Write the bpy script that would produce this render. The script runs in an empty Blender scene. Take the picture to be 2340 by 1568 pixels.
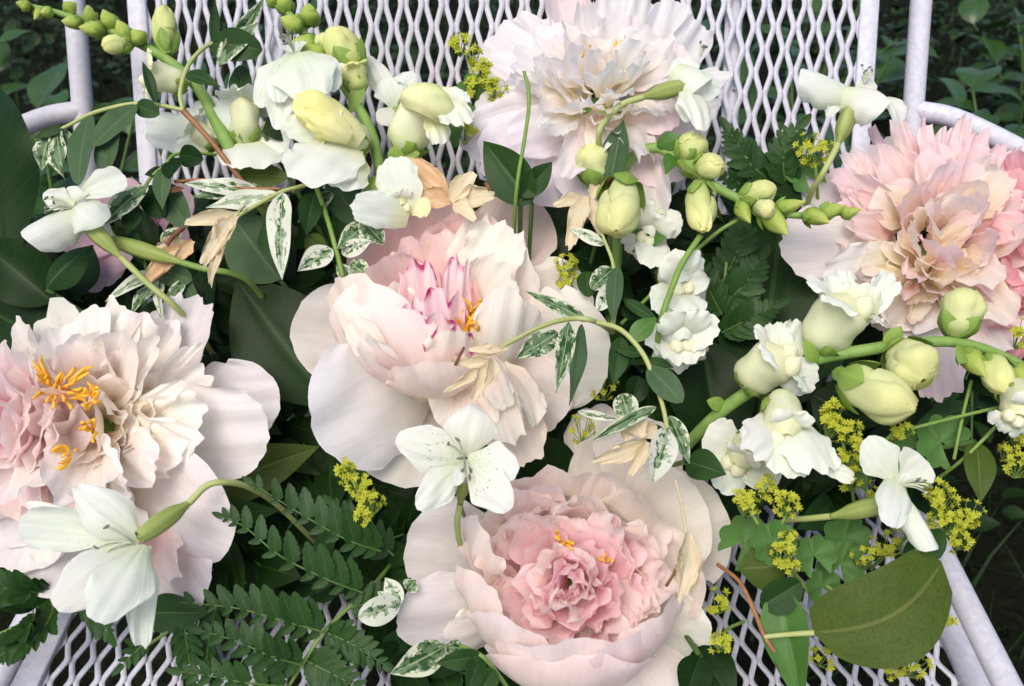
import bpy, math, random
import numpy as np
from math import radians, sin, cos, pi

# ------------------------------------------------------------------ camera, sky, sun, exposure
SC = bpy.context.scene
COL = SC.collection
PITCH = radians(35.0)
CAMP = np.array([0.0, 0.0, 0.852])
F = 2110.0                      # focal length in picture units (picture 2340 x 1568)
cam_d = bpy.data.cameras.new('camera')
cam_d.sensor_width = 36.0
cam_d.lens = F / 2340.0 * 36.0
cam_d.clip_start = 0.01
cam_d.clip_end = 400.0
cam_d.dof.use_dof = True
cam_d.dof.focus_distance = 0.50
cam_d.dof.aperture_fstop = 14.0
cam = bpy.data.objects.new('camera', cam_d)
cam.location = CAMP
cam.rotation_euler = (pi / 2 - PITCH, 0, 0)
COL.objects.link(cam)
SC.camera = cam

SUN_EL, SUN_AZ = radians(58), radians(205)       # azimuth clockwise from +Y
world = bpy.data.worlds.new('World')
SC.world = world
world.use_nodes = True
_nt = world.node_tree
_nt.nodes.clear()
_sky = _nt.nodes.new('ShaderNodeTexSky')
_sky.sky_type = 'NISHITA'
_sky.sun_disc = False
_sky.sun_elevation = SUN_EL
_sky.sun_rotation = SUN_AZ
_sky.air_density = 1.0
_sky.dust_density = 4.5
_sky.ozone_density = 1.0
_bg = _nt.nodes.new('ShaderNodeBackground')
_bg.inputs['Strength'].default_value = 0.125
_out = _nt.nodes.new('ShaderNodeOutputWorld')
_nt.links.new(_sky.outputs[0], _bg.inputs[0])
_nt.links.new(_bg.outputs[0], _out.inputs[0])

sun_d = bpy.data.lights.new('sun', 'SUN')
sun_d.energy = 1.3
sun_d.angle = radians(35)
sun_d.color = (1.0, 0.94, 0.85)
sun = bpy.data.objects.new('sun', sun_d)
_sd = np.array([sin(SUN_AZ) * cos(SUN_EL), cos(SUN_AZ) * cos(SUN_EL), sin(SUN_EL)])
from mathutils import Vector, Matrix
sun.rotation_euler = Vector(_sd).to_track_quat('Z', 'Y').to_euler()
sun.location = (0, 0, 5)
COL.objects.link(sun)

SC.view_settings.view_transform = 'Standard'
SC.view_settings.look = 'None'
SC.view_settings.exposure = 0.52
SC.view_settings.gamma = 1.0
SC.view_settings.use_curve_mapping = False
SC.cycles.max_bounces = 8
SC.cycles.diffuse_bounces = 5
SC.cycles.transmission_bounces = 5
SC.cycles.glossy_bounces = 3

# ------------------------------------------------------------------ coordinates
RV = np.array([1.0, 0, 0])
UV_ = np.array([0, sin(PITCH), cos(PITCH)])
BV = np.array([0, -cos(PITCH), sin(PITCH)])
UP = np.array([0, cos(PITCH), sin(PITCH)])      # world up seen in camera axes
SEAT_Z = 0.42

def to_world(p):
    p = np.asarray(p, float)
    return CAMP + p[..., 0:1] * RV + p[..., 1:2] * UV_ + p[..., 2:3] * BV

def to_cam(w):
    d = np.asarray(w, float) - CAMP
    return np.stack([d @ RV, d @ UV_, d @ BV], -1)

def D0(y):
    return float(np.interp(y, [-100, 0, 784, 1568, 1700], [0.607, 0.60, 0.50, 0.43, 0.42]))

def pt(x, y, o=0.0):
    d = D0(y) + o
    return np.array([(x - 1170) / F * d, -(y - 784) / F * d, -d])

def pxs(y, o=0.0):
    return (D0(y) + o) / F

def unit(v):
    v = np.asarray(v, float)
    return v / (np.linalg.norm(v) + 1e-12)

def srgb(r, g, b):
    def f(c):
        c = c / 255.0
        return c / 12.92 if c <= 0.04045 else ((c + 0.055) / 1.055) ** 2.4
    return np.array([f(r), f(g), f(b)])

# ------------------------------------------------------------------ objects
def thing(name, label, cat, p, group=None):
    o = bpy.data.objects.new(name, None)
    o.empty_display_size = 0.01
    o.location = to_world(p)
    COL.objects.link(o)
    o['label'] = label
    o['category'] = cat
    if group:
        o['group'] = group
    return o

def origin_of(parent):
    loc = np.zeros(3)
    while parent is not None:
        loc = loc + np.array(parent.location)
        parent = parent.parent
    return loc

def raw_mesh(name, V, faces, mat, uv=None, col=None, smooth=True):
    faces = np.asarray(faces, np.int32)
    me = bpy.data.meshes.new(name)
    nv, nf, k = len(V), len(faces), faces.shape[1]
    me.vertices.add(nv)
    me.vertices.foreach_set('co', np.ascontiguousarray(V, np.float32).ravel())
    me.loops.add(nf * k)
    me.loops.foreach_set('vertex_index', faces.ravel())
    me.polygons.add(nf)
    me.polygons.foreach_set('loop_start', np.arange(nf, dtype=np.int32) * k)
    if smooth:
        me.polygons.foreach_set('use_smooth', np.ones(nf, bool))
    if uv is not None:
        ul = me.uv_layers.new(name='UVMap')
        ul.data.foreach_set('uv', np.ascontiguousarray(np.asarray(uv)[faces.ravel()], np.float32).ravel())
    if col is not None:
        ca = me.color_attributes.new('col', 'FLOAT_COLOR', 'POINT')
        c4 = np.ones((nv, 4), np.float32)
        c4[:, :3] = np.clip(col, 0, 1)
        ca.data.foreach_set('color', c4.ravel())
    me.update(calc_edges=True)
    me.validate()
    if mat is not None:
        me.materials.append(mat)
    return me

def link(name, me, parent, loc=(0, 0, 0), rot=None, scale=None):
    o = bpy.data.objects.new(name, me)
    COL.objects.link(o)
    o.parent = parent
    o.location = loc
    if rot is not None:
        o.rotation_mode = 'QUATERNION'
        o.rotation_quaternion = rot
    if scale is not None:
        o.scale = (scale,) * 3 if np.isscalar(scale) else scale
    return o

def part(name, V, faces, mat, parent, uv=None, col=None, smooth=True, world=False):
    """V in camera axes (or world) -> mesh object under parent, at the parent's origin"""
    W = np.asarray(V) if world else to_world(V)
    W = W - origin_of(parent)
    return link(name, raw_mesh(name, W, faces, mat, uv, col, smooth), parent)

def grid_faces(nu, nv, wrap=False):
    i = np.arange(nu if wrap else nu - 1)
    j = np.arange(nv - 1)
    I, J = np.meshgrid(i, j, indexing='ij')
    I2 = (I + 1) % nu
    return np.stack([I * nv + J, I2 * nv + J, I2 * nv + J + 1, I * nv + J + 1], -1).reshape(-1, 4)

def grid_uv(nu, nv):
    U, Vv = np.meshgrid(np.linspace(0, 1, nu), np.linspace(0, 1, nv), indexing='ij')
    return np.stack([U.ravel(), Vv.ravel()], -1)

# ------------------------------------------------------------------ petals
def petal_grid(P0, rad, ax, L, a0, a1, w, rng, cup=.3, cup1=None, base=.25, wide=.6, c=.5, rag=.02,
               fr=3.0, ruf=.03, curl=0.0, taper=0.0, twist=0.0, sway=0.0, power=1.0, crk=.013, rib=0.0, nu=15, nv=15):
    rad = unit(rad)
    ax = unit(np.asarray(ax) - np.dot(ax, rad) * rad)
    side = np.cross(ax, rad)
    if cup1 is None:
        cup1 = cup
    s = np.linspace(0, 1.3, 90)
    a = a0 + (a1 - a0) * np.clip(s, 0, 1.3) ** power
    a = a + curl * np.clip((s - .68) / .32, 0, None) ** 1.6
    ds = (s[1] - s[0]) * L
    X = np.concatenate([[0], np.cumsum(np.cos((a[1:] + a[:-1]) / 2)) * ds])
    Z = np.concatenate([[0], np.cumsum(np.sin((a[1:] + a[:-1]) / 2)) * ds])
    u = np.sin(np.linspace(-1, 1, nu) * pi / 2)
    v = np.linspace(0, 1, nv) ** 0.9
    ph = rng.uniform(0, 2 * pi, 12)
    nz = sum(np.sin(fr * k * pi * u + ph[q]) * g for q, (k, g) in enumerate(((1, .6), (1.9, .4), (3.6, .16), (6.1, .07))))
    lm = 1 - c * (1 - np.sqrt(np.clip(1 - .97 * u * u, 0, 1))) + rag * nz
    Vv = v[None, :] * (1 + (lm[:, None] - 1) * v[None, :] ** 1.2)
    x = np.interp(Vv, s, X)
    z = np.interp(Vv, s, Z)
    A = np.interp(Vv, s, a)
    t = np.clip(v / wide, 0, 1)
    Wv = w / 2 * (base + (1 - base) * (t * t * (3 - 2 * t)))
    Wv = Wv * (1 - taper * np.clip((v - wide) / (1 - wide + 1e-6), 0, 1) ** 2)
    Wv = Wv[None, :] * (1 + .05 * np.sin(fr * 4 * v[None, :] + ph[8] + np.sign(u)[:, None]) * (fr > 0))
    K = (cup + (cup1 - cup) * v)[None, :] + 1e-4
    U = u[:, None]
    lat = Wv * np.sin(K * U) / K + sway * L * (v[None, :] ** 2) 
    lift = Wv * (1 - np.cos(K * U)) / K
    V2 = v[None, :]
    r = (V2 ** 3) * (.6 * np.sin(fr * pi * U + ph[4] + 2 * V2) + .4 * np.sin(2.1 * fr * pi * U + ph[5]) + .18 * np.sin(4.7 * fr * pi * U + ph[9]))
    r = r + np.abs(U) ** 4 * V2 * np.sin(fr * 2.2 * pi * V2 + ph[6]) * .8 + .5 * V2 * np.sin(2.2 * U + ph[7] + 2.5 * V2)
    lift = lift + ruf * L * r
    if crk:
        cz = 0
        for q in range(7):
            fu, fv = rng.uniform(1.5, 6.5), rng.uniform(-9, 9)
            cz = cz + np.sin(fu * U * 1.6 + fv * V2 + rng.uniform(0, 6.28)) / (1 + .12 * (abs(fu) + abs(fv)))
        lift = lift + crk * L * cz * np.clip(V2 * 1.4, 0, 1)
    if rib:
        lift = lift - rib * L * (np.exp(-(U / .10) ** 2) + .35 * np.exp(-((np.abs(U) - .45) / .10) ** 2)) * np.sin(pi * np.clip(V2, 0, 1)) ** .6
    if twist:
        tw = twist * V2
        lat, lift = lat * np.cos(tw) - lift * np.sin(tw), lat * np.sin(tw) + lift * np.cos(tw)
    lat = np.broadcast_to(lat, x.shape)
    P = (np.asarray(P0) + (x - lift * np.sin(A))[..., None] * rad + (z + lift * np.cos(A))[..., None] * ax
         + lat[..., None] * side)
    return P.reshape(-1, 3), u, v

def petal_col(u, v, pal, rng, jit=.02):
    """pal = (base, mid, tip) or (base, mid, tip, edge, edge_width)"""
    b, m, t = pal[0], pal[1], pal[2]
    U, V = np.meshgrid(u, v, indexing='ij')
    V = np.clip(V + .06 * np.sin(9 * U + rng.uniform(0, 6)) * V, 0, 1)
    k1 = np.clip(V / .45, 0, 1)[..., None]
    k2 = np.clip((V - .45) / .5, 0, 1)[..., None]
    c = b * (1 - k1) + m * k1
    c = c * (1 - k2) + t * k2
    if len(pal) > 3:
        e = np.maximum(V - .0, np.abs(U) * (V > .35))
        nz = .02 * np.sin(17 * U + 3 * V) + .02 * np.sin(31 * V)
        k = np.clip((e + nz - (1 - pal[4])) / (pal[4] * .5), 0, 1)[..., None]
        k = k * np.clip(.75 + .6 * np.sin(7 * U + 5 * V + rng.uniform(0, 6)) + .4 * np.sin(19 * U + rng.uniform(0, 6)), .4, 1)[..., None]
        c = c * (1 - k) + pal[3] * k
    c = c * (1 + rng.uniform(-jit, jit, 3)) 
    c = c * (1 + .03 * np.sin(14 * U + rng.uniform(0, 6)) * V)[..., None]
    return c.reshape(-1, 3)

def add_petal(th, name, mat, pal, rng, nu=15, nv=15, **k):
    V, u, v = petal_grid(rng=rng, nu=nu, nv=nv, **k)
    return part(name, V, grid_faces(nu, nv), mat, th, uv=grid_uv(nu, nv), col=petal_col(u, v, pal, rng))

def pp(th, x0, y0, o0, x1, y1, o1, w, pal, rng, n=(0, 0, 1), b=.25, name='petal', mat=None, **k):
    """petal between two picture points; b > 0 bulges towards n"""
    P0, P1 = pt(x0, y0, o0), pt(x1, y1, o1)
    ch = P1 - P0
    L = np.linalg.norm(ch)
    Lb = L * (b / sin(b) if abs(b) > 1e-3 else 1.0)
    wm = w * (pxs(y0, o0) + pxs(y1, o1)) / 2
    nn = np.asarray(n, float)
    # bulge towards n: heading starts +b, ends -b
    k.setdefault('nu', 23)
    k.setdefault('nv', 21)
    return add_petal(th, name, mat or M['petal'], pal, rng, P0=P0, rad=ch, ax=nn, L=Lb, a0=b, a1=-b, w=wm, **k)

# ------------------------------------------------------------------ leaves
def leaf_grid(P0, P1, n, w, rng, b=.2, fold=.15, tip=1.0, widest=.42, wav=.02, twist=0.0, nu=9, nv=17, teeth=0, tamp=0.0, curl=0.0, bshape=.8, sway=0.0):
    P0, P1 = np.asarray(P0, float), np.asarray(P1, float)
    ch = P1 - P0
    L = np.linalg.norm(ch)
    rad = ch / L
    ax = unit(np.asarray(n, float) - np.dot(n, rad) * rad)
    side = np.cross(ax, rad)
    v = np.linspace(0, 1, nv)
    s = v
    a = b * (1 - 2 * s) + curl * np.clip((s - .6) / .4, 0, None) ** 1.5
    ds = np.diff(s) * L * (b / sin(b) if abs(b) > 1e-3 else 1)
    X = np.concatenate([[0], np.cumsum(np.cos((a[1:] + a[:-1]) / 2) * ds)])
    Z = np.concatenate([[0], np.cumsum(np.sin((a[1:] + a[:-1]) / 2) * ds)])
    q = math.log(.5) / math.log(widest)
    Wv = np.sin(pi * np.clip(v, 0, 1) ** q) ** np.where(v < widest, bshape, tip)
    Wv = w / 2 * np.maximum(Wv, .012)
    if teeth:
        Wv = Wv * (1 + tamp * (np.mod(v * teeth, 1.0) - .5) * (v < .97))
    u = np.linspace(-1, 1, nu)
    ph = rng.uniform(0, 6.28, 4)
    U, V = u[:, None], v[None, :]
    lat = Wv[None, :] * U * cos(fold)
    lift = np.abs(U) * Wv[None, :] * sin(fold) + wav * L * np.abs(U) ** 2 * np.sin(9 * V + ph[0] + 2 * np.sign(U)) * np.sin(pi * V)
    lift = lift - .012 * L * np.exp(-(U / .12) ** 2) * np.sin(pi * V)
    if twist:
        tw = twist * V
        lat, lift = lat * np.cos(tw) - lift * np.sin(tw), lat * np.sin(tw) + lift * np.cos(tw)
    lat = lat + sway * L * np.sin(pi * V)
    A = a[None, :]
    P = (P0 + (X[None, :] - lift * np.sin(A))[..., None] * rad + (Z[None, :] + lift * np.cos(A))[..., None] * ax + lat[..., None] * side)
    return P.reshape(-1, 3)

def leaf(th, x0, y0, o0, x1, y1, o1, w, mat, rng, n=(0, 0, 1), name='leaf', nu=9, nv=17, **k):
    P0, P1 = pt(x0, y0, o0), pt(x1, y1, o1)
    wm = w * (pxs(y0, o0) + pxs(y1, o1)) / 2
    V = leaf_grid(P0, P1, n, wm, rng, nu=nu, nv=nv, **k)
    return part(name, V, grid_faces(nu, nv), mat, th, uv=grid_uv(nu, nv))

# ------------------------------------------------------------------ tubes and turned bodies
def smooth_path(P, n=24):
    P = np.asarray(P, float)
    if len(P) == 2:
        t = np.linspace(0, 1, max(4, n // 3))[:, None]
        return P[0] * (1 - t) + P[1] * t
    Q = np.vstack([2 * P[0] - P[1], P, 2 * P[-1] - P[-2]])
    out = []
    m = max(3, n // (len(P) - 1))
    for i in range(len(P) - 1):
        p0, p1, p2, p3 = Q[i:i + 4]
        for t in np.linspace(0, 1, m, endpoint=False):
            out.append(.5 * ((2 * p1) + (-p0 + p2) * t + (2 * p0 - 5 * p1 + 4 * p2 - p3) * t * t + (-p0 + 3 * p1 - 3 * p2 + p3) * t ** 3))
    out.append(P[-1])
    return np.array(out)

def tube_geo(path, rad, seg=8, ref=None, ribs=0, ramp=0.0, flat=1.0, cap=True):
    path = np.asarray(path, float)
    n = len(path)
    rad = np.broadcast_to(np.asarray(rad, float), (n,)) if np.ndim(rad) == 0 or len(rad) == n else np.interp(np.linspace(0, 1, n), np.linspace(0, 1, len(rad)), rad)
    T = np.gradient(path, axis=0)
    T = T / (np.linalg.norm(T, axis=1, keepdims=True) + 1e-12)
    r0 = np.array([0.31, 0.17, 0.93]) if ref is None else unit(ref)
    V = np.zeros((seg, n, 3))
    th = np.linspace(0, 2 * pi, seg, endpoint=False)
    for i in range(n):
        e1 = r0 - np.dot(r0, T[i]) * T[i]
        e1 = unit(e1)
        r0 = e1
        e2 = np.cross(T[i], e1)
        rr = rad[i] * (1 + (ramp * np.cos(ribs * th) if ribs else 0))
        V[:, i] = path[i] + (np.cos(th) * rr)[:, None] * e1 * flat + (np.sin(th) * rr)[:, None] * e2
    f = grid_faces(seg, n, wrap=True)
    V = V.reshape(-1, 3)
    uv = np.stack(np.meshgrid(np.linspace(0, 1, seg), np.linspace(0, 1, n), indexing='ij'), -1).reshape(-1, 2)
    if cap:
        c0, c1 = len(V), len(V) + 1
        V = np.vstack([V, path[0], path[-1]])
        uv = np.vstack([uv, [.5, 0], [.5, 1]])
        i = np.arange(seg)
        j = (i + 1) % seg
        f = np.vstack([f, np.stack([i * n, np.full(seg, c0), j * n, j * n], -1)[:, [0, 1, 2, 3]],
                       np.stack([j * n + n - 1, np.full(seg, c1), i * n + n - 1, i * n + n - 1], -1)])
    return V, f, uv

def fix_tris(f):
    return f

def tube(th, name, pts, rad, mat, seg=8, n=24, world=False, **k):
    path = smooth_path(pts, n)
    kk = dict(k)
    V, f, uv = tube_geo(path, rad, seg, cap=False, **kk)
    # close the ends by pinching rings
    nn = len(path)
    return part(name, V, f, mat, th, uv=uv, world=world)

def tube_px(th, name, pts, rpx, mat, seg=8, n=24, **k):
    P = [pt(*p) for p in pts]
    ym = pts[len(pts) // 2][1]
    r = np.asarray(rpx, float) * pxs(ym)
    return tube(th, name, P, r, mat, seg, n, **k)

def frame(ax):
    ax = unit(ax)
    e1 = unit(np.cross(np.array([0, 1.0, 0.1]), ax))
    e2 = np.cross(ax, e1)
    return e1, e2, ax
# ------------------------------------------------------------------ materials
M = {}
def newmat(name):
    m = bpy.data.materials.new(name)
    m.use_nodes = True
    nt = m.node_tree
    nt.nodes.clear()
    out = nt.nodes.new('ShaderNodeOutputMaterial')
    M[name] = m
    return m, nt, out

def N(nt, typ, **kw):
    n = nt.nodes.new(typ)
    for k, v in kw.items():
        if k.startswith('i_'):
            n.inputs[k[2:].replace('_', ' ')].default_value = v
        else:
            setattr(n, k, v)
    return n

def rgba(c):
    return (float(c[0]), float(c[1]), float(c[2]), 1.0)

def ramp(nt, fac, stops):
    r = nt.nodes.new('ShaderNodeValToRGB')
    el = r.color_ramp.elements
    while len(el) > 1:
        el.remove(el[-1])
    el[0].position, el[0].color = stops[0][0], rgba(stops[0][1])
    for p, c in stops[1:]:
        e = el.new(p)
        e.color = rgba(c)
    nt.links.new(fac, r.inputs[0])
    return r.outputs[0]

def math_(nt, op, a, b=None, clamp=False):
    n = nt.nodes.new('ShaderNodeMath')
    n.operation = op
    n.use_clamp = clamp
    for i, q in enumerate((a, b)):
        if q is None:
            continue
        if isinstance(q, (int, float)):
            n.inputs[i].default_value = q
        else:
            nt.links.new(q, n.inputs[i])
    return n.outputs[0]

def mixc(nt, fac, a, b, mode='MIX'):
    n = nt.nodes.new('ShaderNodeMix')
    n.data_type = 'RGBA'
    n.blend_type = mode
    for key, q in ((0, fac), (6, a), (7, b)):
        if isinstance(q, (int, float)):
            n.inputs[key].default_value = q
        elif isinstance(q, (tuple, list, np.ndarray)):
            n.inputs[key].default_value = rgba(q)
        else:
            nt.links.new(q, n.inputs[key])
    return n.outputs[2]

def uvscaled(nt, sx, sy):
    tc = N(nt, 'ShaderNodeTexCoord')
    mp = N(nt, 'ShaderNodeMapping')
    mp.inputs['Scale'].default_value = (sx, sy, 1)
    nt.links.new(tc.outputs['UV'], mp.inputs[0])
    oi = N(nt, 'ShaderNodeObjectInfo')
    cmb = N(nt, 'ShaderNodeCombineXYZ')
    rs = math_(nt, 'MULTIPLY', oi.outputs['Random'], 37.0)
    nt.links.new(rs, cmb.inputs[0])
    nt.links.new(rs, cmb.inputs[2])
    nt.links.new(cmb.outputs[0], mp.inputs['Location'])
    return mp.outputs[0]

def noise(nt, vec, scale, detail=3.0, rough=.55):
    n = N(nt, 'ShaderNodeTexNoise')
    n.inputs['Scale'].default_value = scale
    n.inputs['Detail'].default_value = detail
    n.inputs['Roughness'].default_value = rough
    if vec is not None:
        nt.links.new(vec, n.inputs['Vector'])
    return n.outputs[0]

def bump(nt, h, strength, dist):
    b = N(nt, 'ShaderNodeBump')
    b.inputs['Strength'].default_value = strength
    b.inputs['Distance'].default_value = dist
    nt.links.new(h, b.inputs['Height'])
    return b.outputs[0]

def finish_thin(nt, out, colour, normal, rough, trans, tcol=None, spec=.3):
    p = N(nt, 'ShaderNodeBsdfPrincipled')
    p.inputs['Roughness'].default_value = rough
    p.inputs['Specular IOR Level'].default_value = spec
    nt.links.new(colour, p.inputs['Base Color'])
    if normal is not None:
        nt.links.new(normal, p.inputs['Normal'])
    if trans > 0:
        t = N(nt, 'ShaderNodeBsdfTranslucent')
        nt.links.new(tcol if tcol is not None else colour, t.inputs['Color'])
        if normal is not None:
            nt.links.new(normal, t.inputs['Normal'])
        mx = N(nt, 'ShaderNodeMixShader')
        mx.inputs[0].default_value = trans
        nt.links.new(p.outputs[0], mx.inputs[1])
        nt.links.new(t.outputs[0], mx.inputs[2])
        nt.links.new(mx.outputs[0], out.inputs[0])
    else:
        nt.links.new(p.outputs[0], out.inputs[0])
    return p

def petal_mat(name, trans=.32, rough=.5, vein=.05, bstr=.25, speck=False):
    m, nt, out = newmat(name)
    a = N(nt, 'ShaderNodeAttribute', attribute_name='col')
    vv = uvscaled(nt, 26, 1.6)
    vn = noise(nt, vv, 1.0, 4)
    v2 = noise(nt, uvscaled(nt, 3, 3), 1.5, 3)
    k = math_(nt, 'ADD', math_(nt, 'MULTIPLY', math_(nt, 'SUBTRACT', vn, .5), vein * 2), math_(nt, 'MULTIPLY', math_(nt, 'SUBTRACT', v2, .5), vein * 1.6))
    k = math_(nt, 'ADD', k, 1.0)
    cc = N(nt, 'ShaderNodeCombineColor')
    for i in range(3):
        nt.links.new(k, cc.inputs[i])
    c = mixc(nt, 1.0, a.outputs[0], cc.outputs[0], 'MULTIPLY')
    if speck:
        tc = N(nt, 'ShaderNodeTexCoord')
        sp = N(nt, 'ShaderNodeSeparateXYZ')
        nt.links.new(tc.outputs['UV'], sp.inputs[0])
        vo = N(nt, 'ShaderNodeTexVoronoi')
        vo.inputs['Scale'].default_value = 1.0
        vo.inputs['Randomness'].default_value = .8
        nt.links.new(uvscaled(nt, 13, 15), vo.inputs['Vector'])
        # dashes: squash by a separate stretched voronoi
        ln = N(nt, 'ShaderNodeTexVoronoi')
        ln.inputs['Scale'].default_value = 1.0
        nt.links.new(uvscaled(nt, 22, 9), ln.inputs['Vector'])
        d = math_(nt, 'LESS_THAN', ln.outputs['Distance'], .17)
        band = math_(nt, 'MULTIPLY', math_(nt, 'GREATER_THAN', sp.outputs[1], .12), math_(nt, 'LESS_THAN', sp.outputs[1], .55))
        inn = math_(nt, 'LESS_THAN', math_(nt, 'ABSOLUTE', math_(nt, 'SUBTRACT', sp.outputs[0], .5)), .33)
        d = math_(nt, 'MULTIPLY', math_(nt, 'MULTIPLY', d, band), math_(nt, 'MULTIPLY', inn, .75))
        c = mixc(nt, d, c, (.09, .08, .06))
    nrm = bump(nt, vn, bstr, .0006)
    finish_thin(nt, out, c, nrm, rough, trans)

petal_mat('petal', trans=.44, vein=.10, bstr=.7)
petal_mat('petal_fine', trans=.56, vein=.08, bstr=.5)
petal_mat('lily_petal', trans=.34, rough=.5, vein=.07, bstr=.6)
petal_mat('lily_petal_speckled', trans=.34, rough=.5, vein=.07, bstr=.6, speck=True)
petal_mat('snap_petal', trans=.3, rough=.55, vein=.06, bstr=.4)

def leaf_mat(name, dark, light, veincol, rough=.38, trans=.12, veins=9.0, vs=.35, bstr=.5, spec=.4, speckle=0.0):
    m, nt, out = newmat(name)
    tc = N(nt, 'ShaderNodeTexCoord')
    sp = N(nt, 'ShaderNodeSeparateXYZ')
    nt.links.new(tc.outputs['UV'], sp.inputs[0])
    au = math_(nt, 'ABSOLUTE', math_(nt, 'SUBTRACT', sp.outputs[0], .5))
    # herringbone side veins
    f = math_(nt, 'FRACT', math_(nt, 'MULTIPLY', math_(nt, 'SUBTRACT', sp.outputs[1], math_(nt, 'MULTIPLY', au, .45)), veins))
    sv = math_(nt, 'LESS_THAN', f, .07)
    mid = math_(nt, 'LESS_THAN', au, .022)
    vein = math_(nt, 'MAXIMUM', math_(nt, 'MULTIPLY', sv, vs), mid)
    n1 = noise(nt, uvscaled(nt, 3, 5), 1.3, 4)
    n2 = noise(nt, uvscaled(nt, 30, 60), 1.0, 2)
    oi = N(nt, 'ShaderNodeObjectInfo')
    fac = math_(nt, 'ADD', math_(nt, 'MULTIPLY', n1, .7), math_(nt, 'MULTIPLY', oi.outputs['Random'], .35), clamp=True)
    c = mixc(nt, fac, dark, light)
    if speckle:
        c = mixc(nt, math_(nt, 'MULTIPLY', math_(nt, 'GREATER_THAN', n2, .56), speckle), c, np.asarray(dark) * .55)
    c = mixc(nt, math_(nt, 'MULTIPLY', vein, .55), c, veincol)
    h = math_(nt, 'ADD', math_(nt, 'MULTIPLY', vein, -.6), math_(nt, 'MULTIPLY', n2, .25))
    finish_thin(nt, out, c, bump(nt, h, bstr, .0006), rough, trans, tcol=mixc(nt, .5, c, light), spec=spec)

leaf_mat('dark_leaf', (.003, .013, .002), (.008, .030, .004), (.028, .065, .014), rough=.42, trans=.05, spec=.13, vs=.45)
leaf_mat('mid_leaf', (.009, .034, .006), (.024, .07, .013), (.07, .13, .045), rough=.48, trans=.12, spec=.2)
leaf_mat('grey_leaf', (.032, .075, .03), (.07, .13, .055), (.14, .19, .09), rough=.55, trans=.15, vs=.12, spec=.2)
leaf_mat('olive_leaf', (.035, .068, .008), (.07, .11, .015), (.15, .17, .05), rough=.55, trans=.15, veins=8, vs=.1, speckle=.35, spec=.2)
leaf_mat('bright_leaf', (.04, .13, .018), (.08, .2, .03), (.12, .26, .06), rough=.42, trans=.25, vs=.25)
leaf_mat('fern_leaf', (.009, .036, .006), (.03, .085, .016), (.07, .14, .04), rough=.42, trans=.15, veins=6, vs=.3, spec=.25)
leaf_mat('garden_leaf', (.005, .017, .003), (.018, .045, .009), (.03, .06, .02), rough=.36, trans=.08, vs=.2, spec=.2)
leaf_mat('shrub_leaf', (.012, .04, .008), (.04, .10, .022), (.05, .11, .035), rough=.3, trans=.1, vs=.2, spec=.45)
leaf_mat('bract', (.18, .32, .05), (.30, .44, .09), (.34, .48, .14), rough=.5, trans=.25, vs=.1, veins=5)
leaf_mat('mantle_leaf', (.05, .15, .03), (.10, .22, .05), (.16, .28, .09), rough=.55, trans=.2, vs=.25)

def varieg_mat(name, cream, green, grey, bias=.5, trans=.15):
    m, nt, out = newmat(name)
    tc = N(nt, 'ShaderNodeTexCoord')
    sp = N(nt, 'ShaderNodeSeparateXYZ')
    nt.links.new(tc.outputs['UV'], sp.inputs[0])
    au = math_(nt, 'ABSOLUTE', math_(nt, 'SUBTRACT', sp.outputs[0], .5))
    n1 = noise(nt, uvscaled(nt, 5.5, 8), 1.0, 6, .65)
    n2 = noise(nt, uvscaled(nt, 2.5, 4), 1.0, 5, .6)
    e = math_(nt, 'ADD', n1, math_(nt, 'MULTIPLY', au, .5))
    k = ramp(nt, e, [(bias - .02, (0, 0, 0)), (bias + .02, (1, 1, 1))])
    g = mixc(nt, ramp(nt, n2, [(.46, (0, 0, 0)), (.5, (1, 1, 1))]), green, grey)
    c = mixc(nt, k, g, cream)
    mid = math_(nt, 'LESS_THAN', au, .025)
    c = mixc(nt, math_(nt, 'MULTIPLY', mid, .6), c, (.4, .5, .25))
    finish_thin(nt, out, c, bump(nt, n1, .35, .0006), .5, trans)
varieg_mat('variegated_leaf', (.56, .6, .44), (.022, .07, .014), (.12, .2, .10), .70)
varieg_mat('pale_variegated_leaf', (.62, .65, .54), (.03, .09, .02), (.26, .35, .23), .58)

def plain_mat(name, c1, c2, rough=.5, scale=30.0, trans=0.0, bstr=.3, bdist=.0005, spec=.35, uvs=None):
    m, nt, out = newmat(name)
    if uvs:
        vec = uvscaled(nt, *uvs)
        n = noise(nt, vec, 1.0, 4)
    else:
        tc = N(nt, 'ShaderNodeTexCoord')
        n = noise(nt, tc.outputs['Object'], scale, 4)
    c = mixc(nt, ramp(nt, n, [(.3, (0, 0, 0)), (.7, (1, 1, 1))]), c1, c2)
    finish_thin(nt, out, c, bump(nt, n, bstr, bdist), rough, trans, spec=spec)

plain_mat('stem', (.14, .26, .05), (.22, .34, .08), .5, 60, .1)
plain_mat('stem_dark', (.05, .11, .02), (.09, .16, .04), .5, 60)
plain_mat('stem_pale', (.34, .42, .14), (.44, .48, .2), .5, 60, .1)
plain_mat('stem_red', (.2, .09, .04), (.32, .16, .07), .5, 90)
plain_mat('snap_stem', (.16, .30, .06), (.26, .40, .11), .55, 120, .1)
plain_mat('sepal', (.14, .30, .035), (.26, .42, .07), .5, 90, .2)
plain_mat('ovary', (.20, .28, .06), (.36, .42, .13), .45, 0, .1, uvs=(9, .6), bstr=.5)
plain_mat('stamen', (.88, .44, .03), (.95, .6, .08), .6, 300, .15)
plain_mat('filament', (.55, .6, .42), (.7, .72, .6), .5, 100, .2)
plain_mat('anther', (.10, .11, .085), (.2, .2, .16), .7, 300)
plain_mat('wilted', (.66, .54, .33), (.82, .75, .56), .6, 0, .3, uvs=(9, 2), bstr=.6)
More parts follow.
